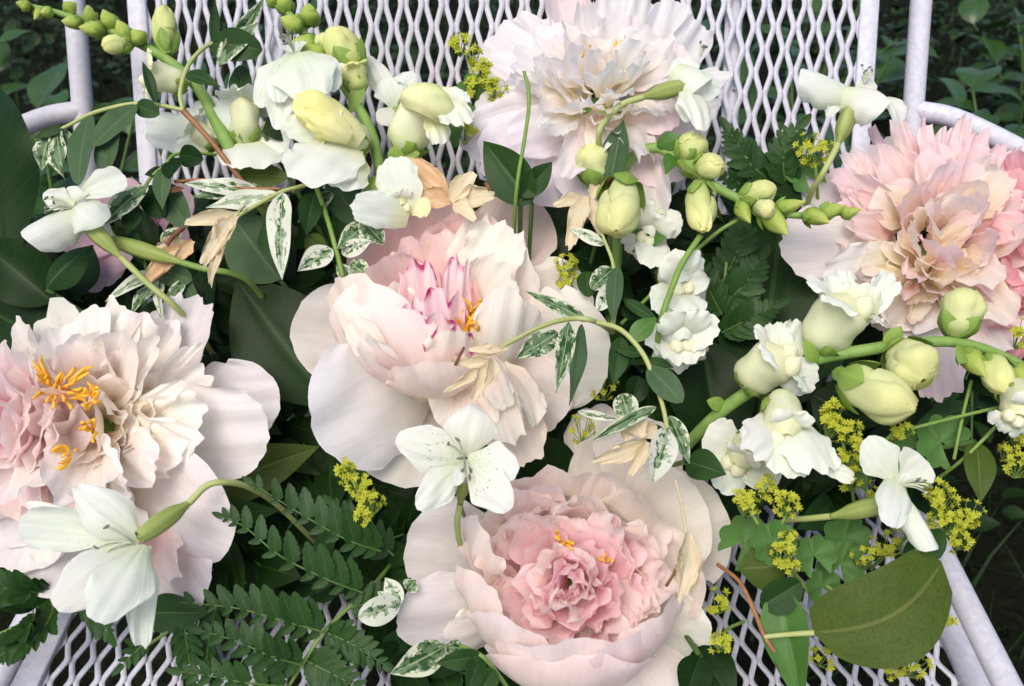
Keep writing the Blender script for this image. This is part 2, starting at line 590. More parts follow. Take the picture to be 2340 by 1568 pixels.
plain_mat('wilted_orange', (.7, .42, .22), (.84, .66, .44), .6, 0, .3, uvs=(9, 2), bstr=.6)
plain_mat('dry_brown', (.09, .035, .018), (.22, .1, .05), .8, 200)
plain_mat('mantle_flower', (.42, .46, .03), (.58, .62, .07), .6, 200, .3)
plain_mat('mauve_petal', (.55, .33, .42), (.68, .48, .56), .55, 0, .3, uvs=(9, 2))

def metal_mat(name, rusty):
    m, nt, out = newmat(name)
    tc = N(nt, 'ShaderNodeTexCoord')
    n1 = noise(nt, tc.outputs['Object'], 14, 6, .65)
    n2 = noise(nt, tc.outputs['Object'], 260, 3, .5)
    n3 = noise(nt, tc.outputs['Object'], 5, 3, .5)
    white = mixc(nt, ramp(nt, n2, [(.35, (0, 0, 0)), (.65, (1, 1, 1))]), (.52, .525, .61), (.61, .615, .69))
    dirt = mixc(nt, ramp(nt, n3, [(.45, (0, 0, 0)), (.75, (.6, .6, .6))]), white, (.42, .40, .38))
    k = ramp(nt, math_(nt, 'ADD', n1, math_(nt, 'MULTIPLY', math_(nt, 'SUBTRACT', n2, .5), .12)), [(rusty, (0, 0, 0)), (rusty + .025, (1, 1, 1))])
    c = mixc(nt, k, dirt, (.16, .06, .028))
    finish_thin(nt, out, c, bump(nt, n2, .18, .0004), .42, 0)
metal_mat('white_paint', .64)
metal_mat('white_paint_mesh', .69)

def ground_mat():
    m, nt, out = newmat('soil')
    tc = N(nt, 'ShaderNodeTexCoord')
    n1 = noise(nt, tc.outputs['Object'], 6, 6, .6)
    n2 = noise(nt, tc.outputs['Object'], 60, 5, .6)
    c = mixc(nt, n1, (.003, .005, .002), (.010, .011, .005))
    c = mixc(nt, ramp(nt, n2, [(.5, (0, 0, 0)), (.7, (1, 1, 1))]), c, (.014, .018, .006))
    p = finish_thin(nt, out, c, bump(nt, n2, 1.0, .02), .9, 0, spec=.1)
ground_mat()
# ------------------------------------------------------------------ ground and garden
def setting():
    R = random.Random(5)
    n = 60
    xs = np.concatenate([[-60, -20], np.linspace(-4, 4, n), [20, 60]])
    ys = np.concatenate([[-60, -20], np.linspace(-1.5, 5, n), [20, 60]])
    X, Y = np.meshgrid(xs, ys, indexing='ij')
    Z = .015 * np.sin(3 * X + 1) * np.cos(2.3 * Y) + .01 * np.sin(7.1 * X + 2 * Y)
    Z = np.where((abs(X) > 5) | (abs(Y) > 6), 0, Z)
    V = np.stack([X, Y, Z], -1).reshape(-1, 3)
    g = link('ground', raw_mesh('ground', V, grid_faces(len(xs), len(ys)), M['soil']), None)
    g['kind'] = 'structure'
    # grass: many blades, one mass
    rng = np.random.default_rng(7)
    nb = 9000
    bx = rng.uniform(-2.2, 2.2, nb)
    by = rng.uniform(-.3, 3.4, nb)
    h = rng.uniform(.05, .16, nb)
    az = rng.uniform(0, 2 * pi, nb)
    le = rng.uniform(.2, .9, nb)
    w = rng.uniform(.0012, .0028, nb)
    P = []
    for k, (fh, fl) in enumerate(((0, 0), (.55, .3), (.95, 1.0))):
        c = np.stack([bx + np.cos(az) * h * le * fl, by + np.sin(az) * h * le * fl, h * fh * (1 - .35 * le * fl) - .012], -1)
        s = np.stack([-np.sin(az), np.cos(az), 0 * az], -1) * (w * (1 - .45 * k))[:, None]
        P += [c - s, c + s]
    V = np.stack(P, 1).reshape(-1, 3)
    b = np.arange(nb)[:, None] * 6
    f = np.concatenate([b + np.array([0, 1, 3, 2]), b + np.array([2, 3, 5, 4])])
    uv = np.tile(np.array([[0, 0], [1, 0], [0, .5], [1, .5], [.4, 1], [.6, 1]]), (nb, 1))
    o = link('grass', raw_mesh('grass', V, f, M['garden_leaf'], uv=uv), None)
    o['kind'] = 'stuff'
    o['label'] = 'dark grass and weeds growing on the shaded ground under the chair'
    o['category'] = 'grass'
    # low leafy ground cover behind the chair
    nl = 9000
    X = rng.uniform(-2.4, 2.4, nl)
    Y = rng.uniform(.75, 4.0, nl)
    Z = rng.uniform(.02, .16, nl)
    keep = ~((abs(X) < .36) & (Y < 1.0))
    X, Y, Z = X[keep], Y[keep], Z[keep]
    proto = leaf_grid(np.zeros(3), np.array([0, 1, 0]), np.array([0, 0, 1]), .62, rng, b=.3, fold=.2, nu=3, nv=6)
    fs = grid_faces(3, 6)
    allV, allF, allU = [], [], []
    pu = grid_uv(3, 6)
    for i in range(len(X)):
        a = rng.uniform(0, 2 * pi)
        tl = rng.uniform(-.3, .8)
        s = rng.uniform(.018, .045)
        Rm = np.array(Matrix.Rotation(a, 3, 'Z') @ Matrix.Rotation(tl, 3, 'X') @ Matrix.Rotation(rng.uniform(-.5, .5), 3, 'Y'))
        allF.append(fs + len(proto) * i)
        allV.append(proto @ Rm.T * s + np.array([X[i], Y[i], Z[i]]))
        allU.append(pu)
    o = link('ground_cover', raw_mesh('ground_cover', np.vstack(allV), np.vstack(allF), M['garden_leaf'], uv=np.vstack(allU)), None)
    o['kind'] = 'stuff'
    o['label'] = 'low dark leafy ground cover spreading behind the chair'
    o['category'] = 'ground cover'
    # garden shrubs, each leaf its own part
    shapes = []
    for q in range(3):
        V = leaf_grid(np.zeros(3), np.array([0, 1.0, 0]), np.array([0, 0, 1.0]), .62 + .08 * q, rng, b=.25 + .15 * q, fold=.22, widest=.45, wav=.03, nu=5, nv=10)
        shapes.append(raw_mesh('shrub_leaf', V, grid_faces(5, 10), M['shrub_leaf'], uv=grid_uv(5, 10)))
    spots = [(.60, 1.00, .44, 'dark glossy shrub behind the pink peony at the chair arm'),
             (.80, 1.30, .50, 'glossy broad-leaved shrub standing tallest beside the right chair post'),
             (.49, 1.40, .42, 'dark shrub seen through the gap between flat bar and right post'),
             (1.15, 1.95, .42, 'dark glossy shrub farthest out beyond the chair arm'),
             (.75, 2.15, .30, 'dark low shrub far behind the right chair post'),
             (-.58, 1.00, .50, 'light green leafy shrub left of the left chair post'),
             (-.85, 1.35, .50, 'dark green shrub far left of the chair'),
             (-.50, 1.9, .30, 'dark shrub behind the snapdragon tip at the left post')]
    for sx, sy, sh, lab in spots:
        e = bpy.data.objects.new('garden_shrub', None)
        e.location = (sx, sy, 0)
        COL.objects.link(e)
        e['label'] = lab
        e['category'] = 'shrub'
        e['group'] = 'garden shrubs behind the chair'
        for b in range(7):
            az = 2 * pi * b / 7 + R.uniform(-.3, .3)
            rr = R.uniform(.08, .2)
            tipp = np.array([cos(az) * rr, sin(az) * rr, sh * R.uniform(.6, 1.0)])
            path = smooth_path([np.array([cos(az) * .02, sin(az) * .02, -.03]), tipp * np.array([.5, .5, .6]), tipp], 8)
            V, f, uv = tube_geo(path, np.linspace(.004, .0015, len(path)), 5, cap=False)
            link('stem', raw_mesh('stem', V, f, M['stem_dark'], uv=uv), e)
            for k in range(9):
                t = .3 + .7 * k / 8
                p = path[int(t * (len(path) - 1))]
                la = az + (1 if k % 2 else -1) * R.uniform(.5, 1.3)
                q = (Matrix.Rotation(la - pi / 2, 3, 'Z') @ Matrix.Rotation(R.uniform(-.35, .5), 3, 'X') @ Matrix.Rotation(R.uniform(-.4, .4), 3, 'Y')).to_quaternion()
                link('leaf', shapes[R.randrange(3)], e, loc=p, rot=q, scale=R.uniform(.055, .095))
    # a fallen twig on the ground at the right
    e = bpy.data.objects.new('twig', None)
    p0 = np.array([.56, .30, .03])
    e.location = p0
    COL.objects.link(e)
    e['label'] = 'thin brown twig lying in the grass beside the seat tube'
    e['category'] = 'twig'
    tube(e, 'branch', [p0 + np.array(q) for q in ((-.08, .16, 0), (-.03, .09, .012), (0, .0, .008), (.05, -.09, .0))], np.array([.004, .0045, .004, .003]), M['stem_red'], 6, 16, world=True)
    tube(e, 'side_shoot', [p0 + np.array(q) for q in ((-.03, .09, .012), (.01, .13, .02), (.03, .19, .015))], np.array([.003, .0025, .0015]), M['stem_red'], 6, 10, world=True)
setting()

# ------------------------------------------------------------------ chair
def expanded(wd, ht, p, lwd, ws, th, map_):
    """expanded-metal sheet: zigzag strands joined at their bonds; map_(x, y, z) -> world"""
    ns = int(round(wd / (p / 2)))
    per = int(math.ceil(ht / lwd))
    sub = 22
    y = np.linspace(0, per * lwd, per * sub + 1)
    y = y[y <= ht + 1e-9]
    ph = (y / lwd) % 1.0
    tri = np.where(ph < .5, 1 - 4 * ph, 4 * ph - 3)
    tri = np.clip(tri * 1.2, -1, 1)
    tri = np.sin(tri * pi / 2) * .05 + tri * .95
    amp = p / 4 - ws * .42
    Vs, Fs = [], []
    for k in range(ns):
        cx = -wd / 2 + (k + .5) * p / 2 + (1 if k % 2 else -1) * amp * tri
        zz = .0003 * (k % 2) + .0006 * tri * (1 if k % 2 else -1)
        loop = []
        for dx, dz in ((-ws / 2, -th / 2), (ws / 2, -th / 2), (ws / 2, th / 2), (-ws / 2, th / 2)):
            loop.append(map_(cx + dx, y, zz + dz))
        V = np.stack(loop, 0)
        n = len(y)
        Fs.append(grid_faces(4, n, wrap=True) + sum(len(q) for q in Vs))
        Vs.append(V.reshape(-1, 3))
    return np.vstack(Vs), np.vstack(Fs)

def box_bar(A, B, side, w, t, nrm):
    A, B = np.asarray(A, float), np.asarray(B, float)
    s = unit(side)
    n_ = unit(nrm)
    n = 8
    ring = []
    bev = min(w, t) * .25
    prof = [(-w / 2 + bev, -t / 2), (w / 2 - bev, -t / 2), (w / 2, -t / 2 + bev), (w / 2, t / 2 - bev), (w / 2 - bev, t / 2), (-w / 2 + bev, t / 2), (-w / 2, t / 2 - bev), (-w / 2, -t / 2 + bev)]
    V = np.stack([np.stack([A + s * a + n_ * b, B + s * a + n_ * b]) for a, b in prof], 0).reshape(-1, 3)
    f = grid_faces(8, 2, wrap=True)
    f = np.vstack([f, [[0, 2, 4, 6], [8, 10, 12, 14], [1, 3, 5, 7], [9, 11, 13, 15]]])
    return V, f

LEAN = radians(25)
BY = .535
CX = -.006
def chair():
    ch = bpy.data.objects.new('patio_chair', None)
    ch.location = (CX, .35, 0)
    COL.objects.link(ch)
    ch['label'] = 'white painted metal garden chair with diamond mesh seat and back'
    ch['category'] = 'chair'
    bup = np.array([0, sin(LEAN), cos(LEAN)])
    bn = np.array([0, -cos(LEAN), sin(LEAN)])
    b0 = np.array([CX, BY, SEAT_Z])
    Wd = .503
    def mapb(x, y, z):
        x, y, z = np.broadcast_arrays(x, y, z)
        return b0 + x[:, None] * np.array([1.0, 0, 0]) + (y + .012)[:, None] * bup + z[:, None] * bn
    V, f = expanded(Wd - .004, .46, .0139, .0303, .0038, .0014, mapb)
    part('back_mesh', V, f, M['white_paint_mesh'], ch, world=True, smooth=False)
    s0 = np.array([CX, .02, SEAT_Z])
    def maps(x, y, z):
        x, y, z = np.broadcast_arrays(x, y, z)
        return s0 + x[:, None] * np.array([1.0, 0, 0]) + (y)[:, None] * np.array([0, 1.0, 0]) + (z + .0 )[:, None] * np.array([0, 0, 1.0])
    V, f = expanded(Wd - .004, .505, .0139, .0245, .0032, .0014, maps)
    part('seat_mesh', V, f, M['white_paint_mesh'], ch, world=True, smooth=False)
    for sx in (-1, 1):
        A = b0 + np.array([sx * Wd / 2, 0, 0]) + bn * .003
        V, f = box_bar(A - bup * .01, A + bup * .5, (1, 0, 0), .0125, .004, bn)
        part('back_frame_bar', V, f, M['white_paint'], ch, world=True, smooth=False)
        S = np.array([CX + sx * Wd / 2, 0.0, SEAT_Z + .003])
        V, f = box_bar(S + np.array([0, .012, 0]), S + np.array([0, BY - .014, 0]), (1, 0, 0), .015, .004, (0, 0, 1))
        part('seat_frame_bar', V, f, M['white_paint'], ch, world=True, smooth=False)
        # round side post, outside the back panel, running down to a rear leg
        px_ = CX + sx * (.293 + (.008 if sx < 0 else 0))
        pb = lambda h, back=.012: np.array([px_, BY, SEAT_Z]) + bup * h - bn * back
        tube(ch, 'back_post', [pb(.5), pb(.3), pb(.12), pb(.02, .014), np.array([px_, BY + .03, .2]), np.array([px_, BY + .07, .0])],
             .0074, M['white_paint'], 14, 40, world=True)
        # arm tube leaving the post
        a0 = pb(.215)
        tube(ch, 'arm', [a0, a0 + np.array([sx * .03, -.02, -.002]), a0 + np.array([sx * .075, -.10, -.012]), a0 + np.array([sx * .10, -.26, -.012]), a0 + np.array([sx * .10, -.40, -.015])],
             .0072, M['white_paint'], 12, 30, world=True)
        # tube under the seat edge and front leg
        x2 = CX + sx * (Wd / 2 + .020)
        tube(ch, 'seat_side_tube', [np.array([x2, BY + .02, SEAT_Z - .004]), np.array([x2, .25, SEAT_Z - .004]), np.array([x2, .05, SEAT_Z - .004]), np.array([x2, .0, SEAT_Z - .03]), np.array([x2, -.01, .2]), np.array([x2, -.02, 0])],
             .0085, M['white_paint'], 14, 50, world=True)
        for yy in (.06, .28, .5):
            tube(ch, 'bracket', [np.array([CX + sx * (Wd / 2 - .004), yy, SEAT_Z - .002]), np.array([x2, yy, SEAT_Z - .006])], .003, M['white_paint'], 8, 6, world=True)
    for sx in (-.32, .32):
        A = b0 + np.array([sx * Wd, 0, 0]) - bn * .008
        V, f = box_bar(A, A + bup * .5, (1, 0, 0), .012, .004, bn)
        part('back_rib', V, f, M['white_paint'], ch, world=True, smooth=False)
    for yy in (.016, .27):
        V, f = box_bar((CX - Wd / 2, yy, SEAT_Z - .006), (CX + Wd / 2, yy, SEAT_Z - .006), (0, 1, 0), .014, .004, (0, 0, 1))
        part('seat_rib', V, f, M['white_paint'], ch, world=True, smooth=False)
    V, f = box_bar(b0 + np.array([-Wd / 2, 0, 0]) - bup * .004, b0 + np.array([Wd / 2, 0, 0]) - bup * .004, (0, 0, 1), .016, .005, bn)
    part('rear_cross_bar', V, f, M['white_paint'], ch, world=True, smooth=False)
    V, f = box_bar(b0 + np.array([-Wd / 2, 0, 0]) + bup * .492, b0 + np.array([Wd / 2, 0, 0]) + bup * .492, (0, 0, 1), .016, .005, bn)
    part('top_cross_bar', V, f, M['white_paint'], ch, world=True, smooth=False)
    return ch
CHAIR = chair()
# ------------------------------------------------------------------ peonies
WHITE = srgb(247, 244, 236)
CREAM = srgb(248, 239, 216)
BLUSH = srgb(248, 232, 224)
PINK = srgb(248, 212, 210)
ROSE = srgb(246, 190, 200)
DEEP = srgb(222, 110, 150)
LAV = srgb(244, 239, 238)
YELL = srgb(244, 224, 170)
PEACH = srgb(249, 220, 198)
GREENW = srgb(236, 240, 222)
MAG = srgb(190, 30, 120)
P_GUARD = (CREAM, WHITE, WHITE)
P_GUARDB = (CREAM, BLUSH * .6 + WHITE * .4, WHITE)
P_GUARDL = (GREENW, LAV, LAV)

def seat_point(p, spread=.55, yb=.44):
    w = to_world(p)
    return to_cam(np.array([w[0] * spread, max(min(yb + .05 * (w[1] - .4), .5), w[1] + .02), SEAT_Z + .006]))

def stem_down(th, p, ax, r=.0033, mat='stem_dark', name='stem'):
    ax = unit(ax)
    q = seat_point(p)
    m1 = p - ax * .03
    m2 = (m1 * .45 + q * .55) - UP * .0
    return tube(th, name, [p + ax * .004, m1, m2, q], np.array([r * 1.25, r, r]), M[mat], 8, 20)

def receptacle(th, c, ax, r):
    """green cup and sepals behind the flower"""
    e1, e2, ax = frame(ax)
    path = np.array([c - ax * r * 1.2, c - ax * r * .9, c - ax * r * .3, c + ax * r * .15, c + ax * r * .3])
    V, f, uv = tube_geo(path, np.array([.25, .6, 1.0, .8, .1]) * r, 12, cap=False)
    part('flower_base', V, f, M['sepal'], th, uv=uv)

def fill(th, c, ax, R, n, L, w, pal, rng, el=(88, 25), bendin=(-.3, .5), cup=(.5, 1.2), dome=.4, rag=.10, ruf=.06, fr=1.4,
         basew=.3, wide=.6, cc=.35, start=0, arc=None, dip=.3, r0=0.0, name='inner_petal', mat='petal_fine'):
    """ring upon ring of ruffled petals; pal is called with the radius fraction"""
    e1, e2, ax = frame(ax)
    for i in range(n):
        fq = (i + .5) / n
        rr = r0 + (1 - r0) * math.sqrt(fq)
        if arc:
            az = rng.uniform(arc[0], arc[1])
        else:
            az = start + i * 2.39996 + rng.uniform(-.35, .35)
        rad = cos(az) * e1 + sin(az) * e2
        elev = radians(el[0] + (el[1] - el[0]) * rr + rng.uniform(-14, 14))
        P0 = c + rad * R * rr * .55 + ax * R * dip * (1 - rr) * .6
        LL = rng.uniform(*L) * (.8 + .35 * rr)
        ww = rng.uniform(*w)
        bi = rng.uniform(*bendin)
        tn = unit(-rad * sin(elev) + ax * cos(elev))
        tdir = unit(rad * cos(elev) + ax * sin(elev))
        sd = np.cross(ax, rad)
        tdir = unit(tdir + sd * rng.uniform(-.3, .3))
        add_petal(th, name, M[mat], pal(rr, rng), rng, P0=P0, rad=tdir, ax=tn, L=LL, a0=-bi * .4, a1=bi, w=ww,
                  cup=rng.uniform(*cup), cup1=rng.uniform(*cup) * .5, base=basew, wide=wide, c=cc * rng.uniform(.7, 1.3), rag=rag * rng.uniform(.5, 1.5), ruf=ruf * rng.uniform(.6, 1.6), fr=fr * rng.uniform(.7, 1.4),
                  twist=rng.uniform(-.4, .4), crk=.016, nu=21, nv=17)

def g_(rng):
    return rng.uniform(-1, 1, 3)

def stamens(th, c, ax, n, spread, L, rng, r=.0008):
    e1, e2, ax = frame(ax)
    for i in range(n):
        az = rng.uniform(0, 2 * pi)
        rr = spread * math.sqrt(rng.uniform(0, 1))
        d = cos(az) * e1 + sin(az) * e2
        p0 = c + d * rr * .5
        p2 = p0 + ax * L * rng.uniform(.7, 1.1) + d * rr * .8
        p1 = (p0 + p2) / 2 + d * L * .1
        tube(th, 'stamen', [p0, p1 + g_(rng) * L * .2, p2 + g_(rng) * L * .25], np.array([r * .8, r, r * 1.15, r * 1.1, r * .4]), M['stamen'], 6, 10)

def blend(a, b, t):
    return a * (1 - t) + b * t

GP = 'cut peony blooms in the bouquet'
def peony_centre():
    g = np.random.default_rng(11)
    c = pt(1000, 800, .05)
    ax = unit((-.02, .42, .9))
    th = thing('peony', 'blush peony with magenta-edged petals standing in its open centre', 'peony', c, GP)
    stem_down(th, c, ax)
    receptacle(th, c, ax, .016)
    G = lambda *a, **k: pp(th, *a, rng=g, **k)
    # wide guard petals
    G(930, 790, .045, 668, 735, .02, 245, P_GUARDB, n=(-.1, .1, 1), b=-.25, cup=.35, c=.45, ruf=.012, rag=.008, wide=.62)
    G(985, 850, .035, 712, 975, -.012, 300, (CREAM, WHITE, srgb(248, 247, 250)), n=(-.15, -.2, 1), b=.32, cup=-.25, c=.42, ruf=.015, rag=.012, base=.5, wide=.5)
    G(990, 880, .05, 860, 1092, .03, 250, P_GUARDB, n=(0, -.1, 1), b=.12, cup=-.2, c=.4, ruf=.015, rag=.01)
    G(1120, 690, .055, 1195, 440, .045, 215, (CREAM, BLUSH, BLUSH), n=(0, .1, 1), b=-.25, cup=.3, c=.5, ruf=.012, rag=.01, wide=.65)
    G(1160, 735, .045, 1352, 655, .03, 190, P_GUARDB, n=(.1, .1, 1), b=.2, cup=.3, c=.35, curl=1.2, ruf=.012, rag=.01)
    G(1150, 800, .045, 1398, 800, .012, 285, P_GUARDB, n=(.25, -.1, 1), b=.3, cup=-.25, c=.45, ruf=.015, rag=.015, base=.45)
    G(1120, 850, .05, 1300, 935, .03, 200, P_GUARDB, n=(.1, -.2, 1), b=.2, cup=-.2, c=.5, ruf=.02, rag=.02)
    G(1110, 860, .04, 1225, 1052, .02, 150, (CREAM, BLUSH, BLUSH), n=(.1, -.2, 1), b=.3, cup=.5, c=.4, ruf=.03, rag=.03)
    # lower right folds
    G(1090, 830, .02, 1180, 1010, .0, 110, (CREAM, BLUSH, WHITE), n=(.3, -.1, 1), b=.35, cup=.9, c=.3, ruf=.03, rag=.03, twist=.5)
    G(1130, 820, .015, 1225, 975, .004, 95, (CREAM, BLUSH, WHITE), n=(.5, -.1, 1), b=.4, cup=1.0, c=.35, ruf=.04, rag=.03, twist=-.4)
    G(1110, 800, .01, 1165, 930, -.006, 90, (BLUSH, BLUSH, WHITE), n=(-.2, -.1, 1), b=.3, cup=1.1, c=.3, ruf=.03, rag=.03)
    G(1060, 860, .02, 1120, 975, .002, 150, P_GUARDB, n=(0, -.3, 1), b=.3, cup=.3, c=.4, ruf=.03, rag=.03)
    G(1080, 870, .03, 1010, 975, .012, 170, P_GUARDB, n=(0, -.3, 1), b=.3, cup=-.2, c=.4, ruf=.02, rag=.02)
    # cup walls: front left, outside facing the viewer
    BO = (CREAM, srgb(250, 238, 230), srgb(250, 238, 232))
    G(960, 925, .03, 800, 655, -.018, 285, BO, n=(-.55, -.35, .9), b=.62, cup=-.75, c=.32, ruf=.014, rag=.012, base=.55, wide=.5)
    G(985, 915, .022, 862, 705, -.028, 250, BO, n=(-.3, -.5, .9), b=.6, cup=-.6, c=.35, ruf=.014, rag=.015, base=.6, wide=.5)
    G(1010, 910, .018, 965, 828, -.03, 230, BO, n=(0, -.6, .9), b=.55, cup=-.6, c=.4, ruf=.016, rag=.02, base=.6, wide=.5)
    G(930, 860, .03, 765, 640, -.002, 210, BO, n=(-.7, 0, .8), b=.45, cup=-.6, c=.35, ruf=.03, rag=.03)
    G(930, 830, .02, 840, 690, -.012, 150, (PEACH, PINK, BLUSH), n=(-.2, -.1, 1), b=-.2, cup=.4, c=.35, ruf=.05, rag=.05)
    G(950, 820, .02, 870, 655, -.004, 150, (PEACH, PINK, WHITE), n=(.2, 0, 1), b=-.3, cup=.5, c=.35, ruf=.05, rag=.06)
    for x0, y0, o0, x1, y1, o1, w in ((880, 840, .0, 775, 690, -.016, 90), (900, 850, -.006, 800, 730, -.026, 80), (930, 850, -.004, 830, 770, -.034, 70), (900, 800, .0, 800, 660, -.012, 90), (920, 800, -.002, 850, 700, -.02, 90), (940, 810, -.002, 890, 720, -.024, 80), (900, 880, .0, 830, 810, -.03, 80)):
        G(x0, y0, o0, x1, y1, o1, w, (BLUSH, srgb(250, 232, 226), WHITE), n=(g.uniform(-.7, -.2), g.uniform(-.3, .2), 1), b=g.uniform(.2, .4), cup=g.uniform(-.6, .3), c=.3, ruf=.05, rag=.05, fr=1.3, base=.5)
    # back wall, inside facing the viewer
    IN = (PEACH, PINK, srgb(250, 226, 224))
    G(985, 760, .055, 870, 500, .012, 290, IN, n=(.35, -.3, 1), b=-.42, cup=.7, c=.4, ruf=.016, rag=.012, base=.4)
    G(1000, 750, .06, 985, 465, .008, 300, IN, n=(0, -.4, 1), b=-.45, cup=.6, c=.4, ruf=.02, rag=.025, base=.4)
    G(1030, 750, .06, 1110, 490, .01, 280, IN, n=(-.3, -.35, 1), b=-.42, cup=.7, c=.42, ruf=.03, rag=.03, base=.4)
    G(1050, 770, .05, 1190, 560, .008, 250, (BLUSH, BLUSH, WHITE), n=(-.5, -.15, 1), b=-.4, cup=.7, c=.42, ruf=.03, rag=.03)
    G(975, 770, .05, 850, 600, .0, 200, IN, n=(.6, -.15, 1), b=-.35, cup=.7, c=.4, ruf=.04, rag=.03)
    G(1010, 740, .045, 940, 540, .012, 170, IN, n=(.2, -.3, 1), b=-.3, cup=.5, c=.35, ruf=.05, rag=.05)
    G(1020, 740, .045, 1040, 530, .014, 170, (PINK, PINK, BLUSH), n=(0, -.3, 1), b=-.3, cup=.4, c=.35, ruf=.05, rag=.05)
    G(1060, 740, .03, 1150, 600, -.006, 150, (PINK, BLUSH, WHITE), n=(-.4, -.2, 1), b=-.2, cup=.6, c=.35, ruf=.06, rag=.06)
    G(1070, 700, .03, 1170, 520, .002, 150, (BLUSH, WHITE, WHITE), n=(-.2, .2, 1), b=.2, cup=.5, c=.35, ruf=.06, rag=.07)
    G(1060, 690, .035, 1110, 500, .01, 130, (BLUSH, BLUSH, WHITE), n=(0, .2, 1), b=.2, cup=.5, c=.35, ruf=.06, rag=.07)
    # right standing wall
    G(1110, 860, .02, 1160, 655, -.03, 130, (CREAM, WHITE, WHITE), n=(.3, .0, 1), b=.45, cup=-.7, c=.45, ruf=.015, rag=.01, base=.6, wide=.4)
    G(1120, 840, .03, 1205, 690, -.012, 150, (CREAM, WHITE, WHITE), n=(.5, .1, 1), b=.45, cup=-.6, c=.45, ruf=.015, rag=.01, base=.5)
    G(1090, 820, .03, 1130, 700, .0, 90, (PEACH, PINK, BLUSH), n=(-.5, 0, 1), b=.1, cup=.5, c=.4, ruf=.04, rag=.05)
    # magenta-edged petals in the middle
    ED = (PINK, srgb(248, 222, 226), srgb(249, 226, 230), MAG, .055)
    G(985, 830, .03, 955, 590, -.012, 95, ED, n=(-.3, -.2, 1), b=.2, cup=.7, c=.25, ruf=.07, rag=.07, fr=2.2, nu=35, crk=.03, wide=.5, base=.5)
    G(1010, 860, .02, 1000, 665, -.026, 130, ED, n=(0, -.3, 1), b=.25, cup=-.5, c=.25, ruf=.07, rag=.08, fr=2.2, nu=35, crk=.03, base=.6)
    G(1025, 830, .03, 1045, 590, -.006, 85, ED, n=(.3, -.2, 1), b=.1, cup=.8, c=.25, ruf=.07, rag=.07, fr=2.2, nu=35, crk=.03, base=.5)
    G(985, 880, .02, 945, 712, -.03, 165, ED, n=(-.3, -.3, 1), b=.3, cup=-.4, c=.2, ruf=.06, rag=.06, fr=2.2, nu=35, crk=.025, base=.6)
    G(1020, 890, .015, 1030, 745, -.03, 120, (BLUSH, BLUSH, WHITE, MAG, .05), n=(.2, -.3, 1), b=.3, cup=-.4, c=.35, ruf=.03, rag=.05, base=.6)
    G(1030, 790, .04, 1070, 640, .004, 90, (PEACH, PINK, PINK), n=(0, -.2, 1), b=-.1, cup=.5, c=.35, ruf=.04, rag=.05)
    G(1045, 890, .02, 1075, 800, -.018, 80, (PINK, PINK, BLUSH, MAG, .05), n=(.3, -.3, 1), b=.2, cup=.5, c=.35, ruf=.06, rag=.05)
    stamens(th, pt(1085, 760, .006), unit((.05, .7, .6)), 30, .010, .018, g, .0010)
    stamens(th, pt(1060, 830, .012), unit((.1, .5, .8)), 10, .008, .018, g, .0009)
    return th

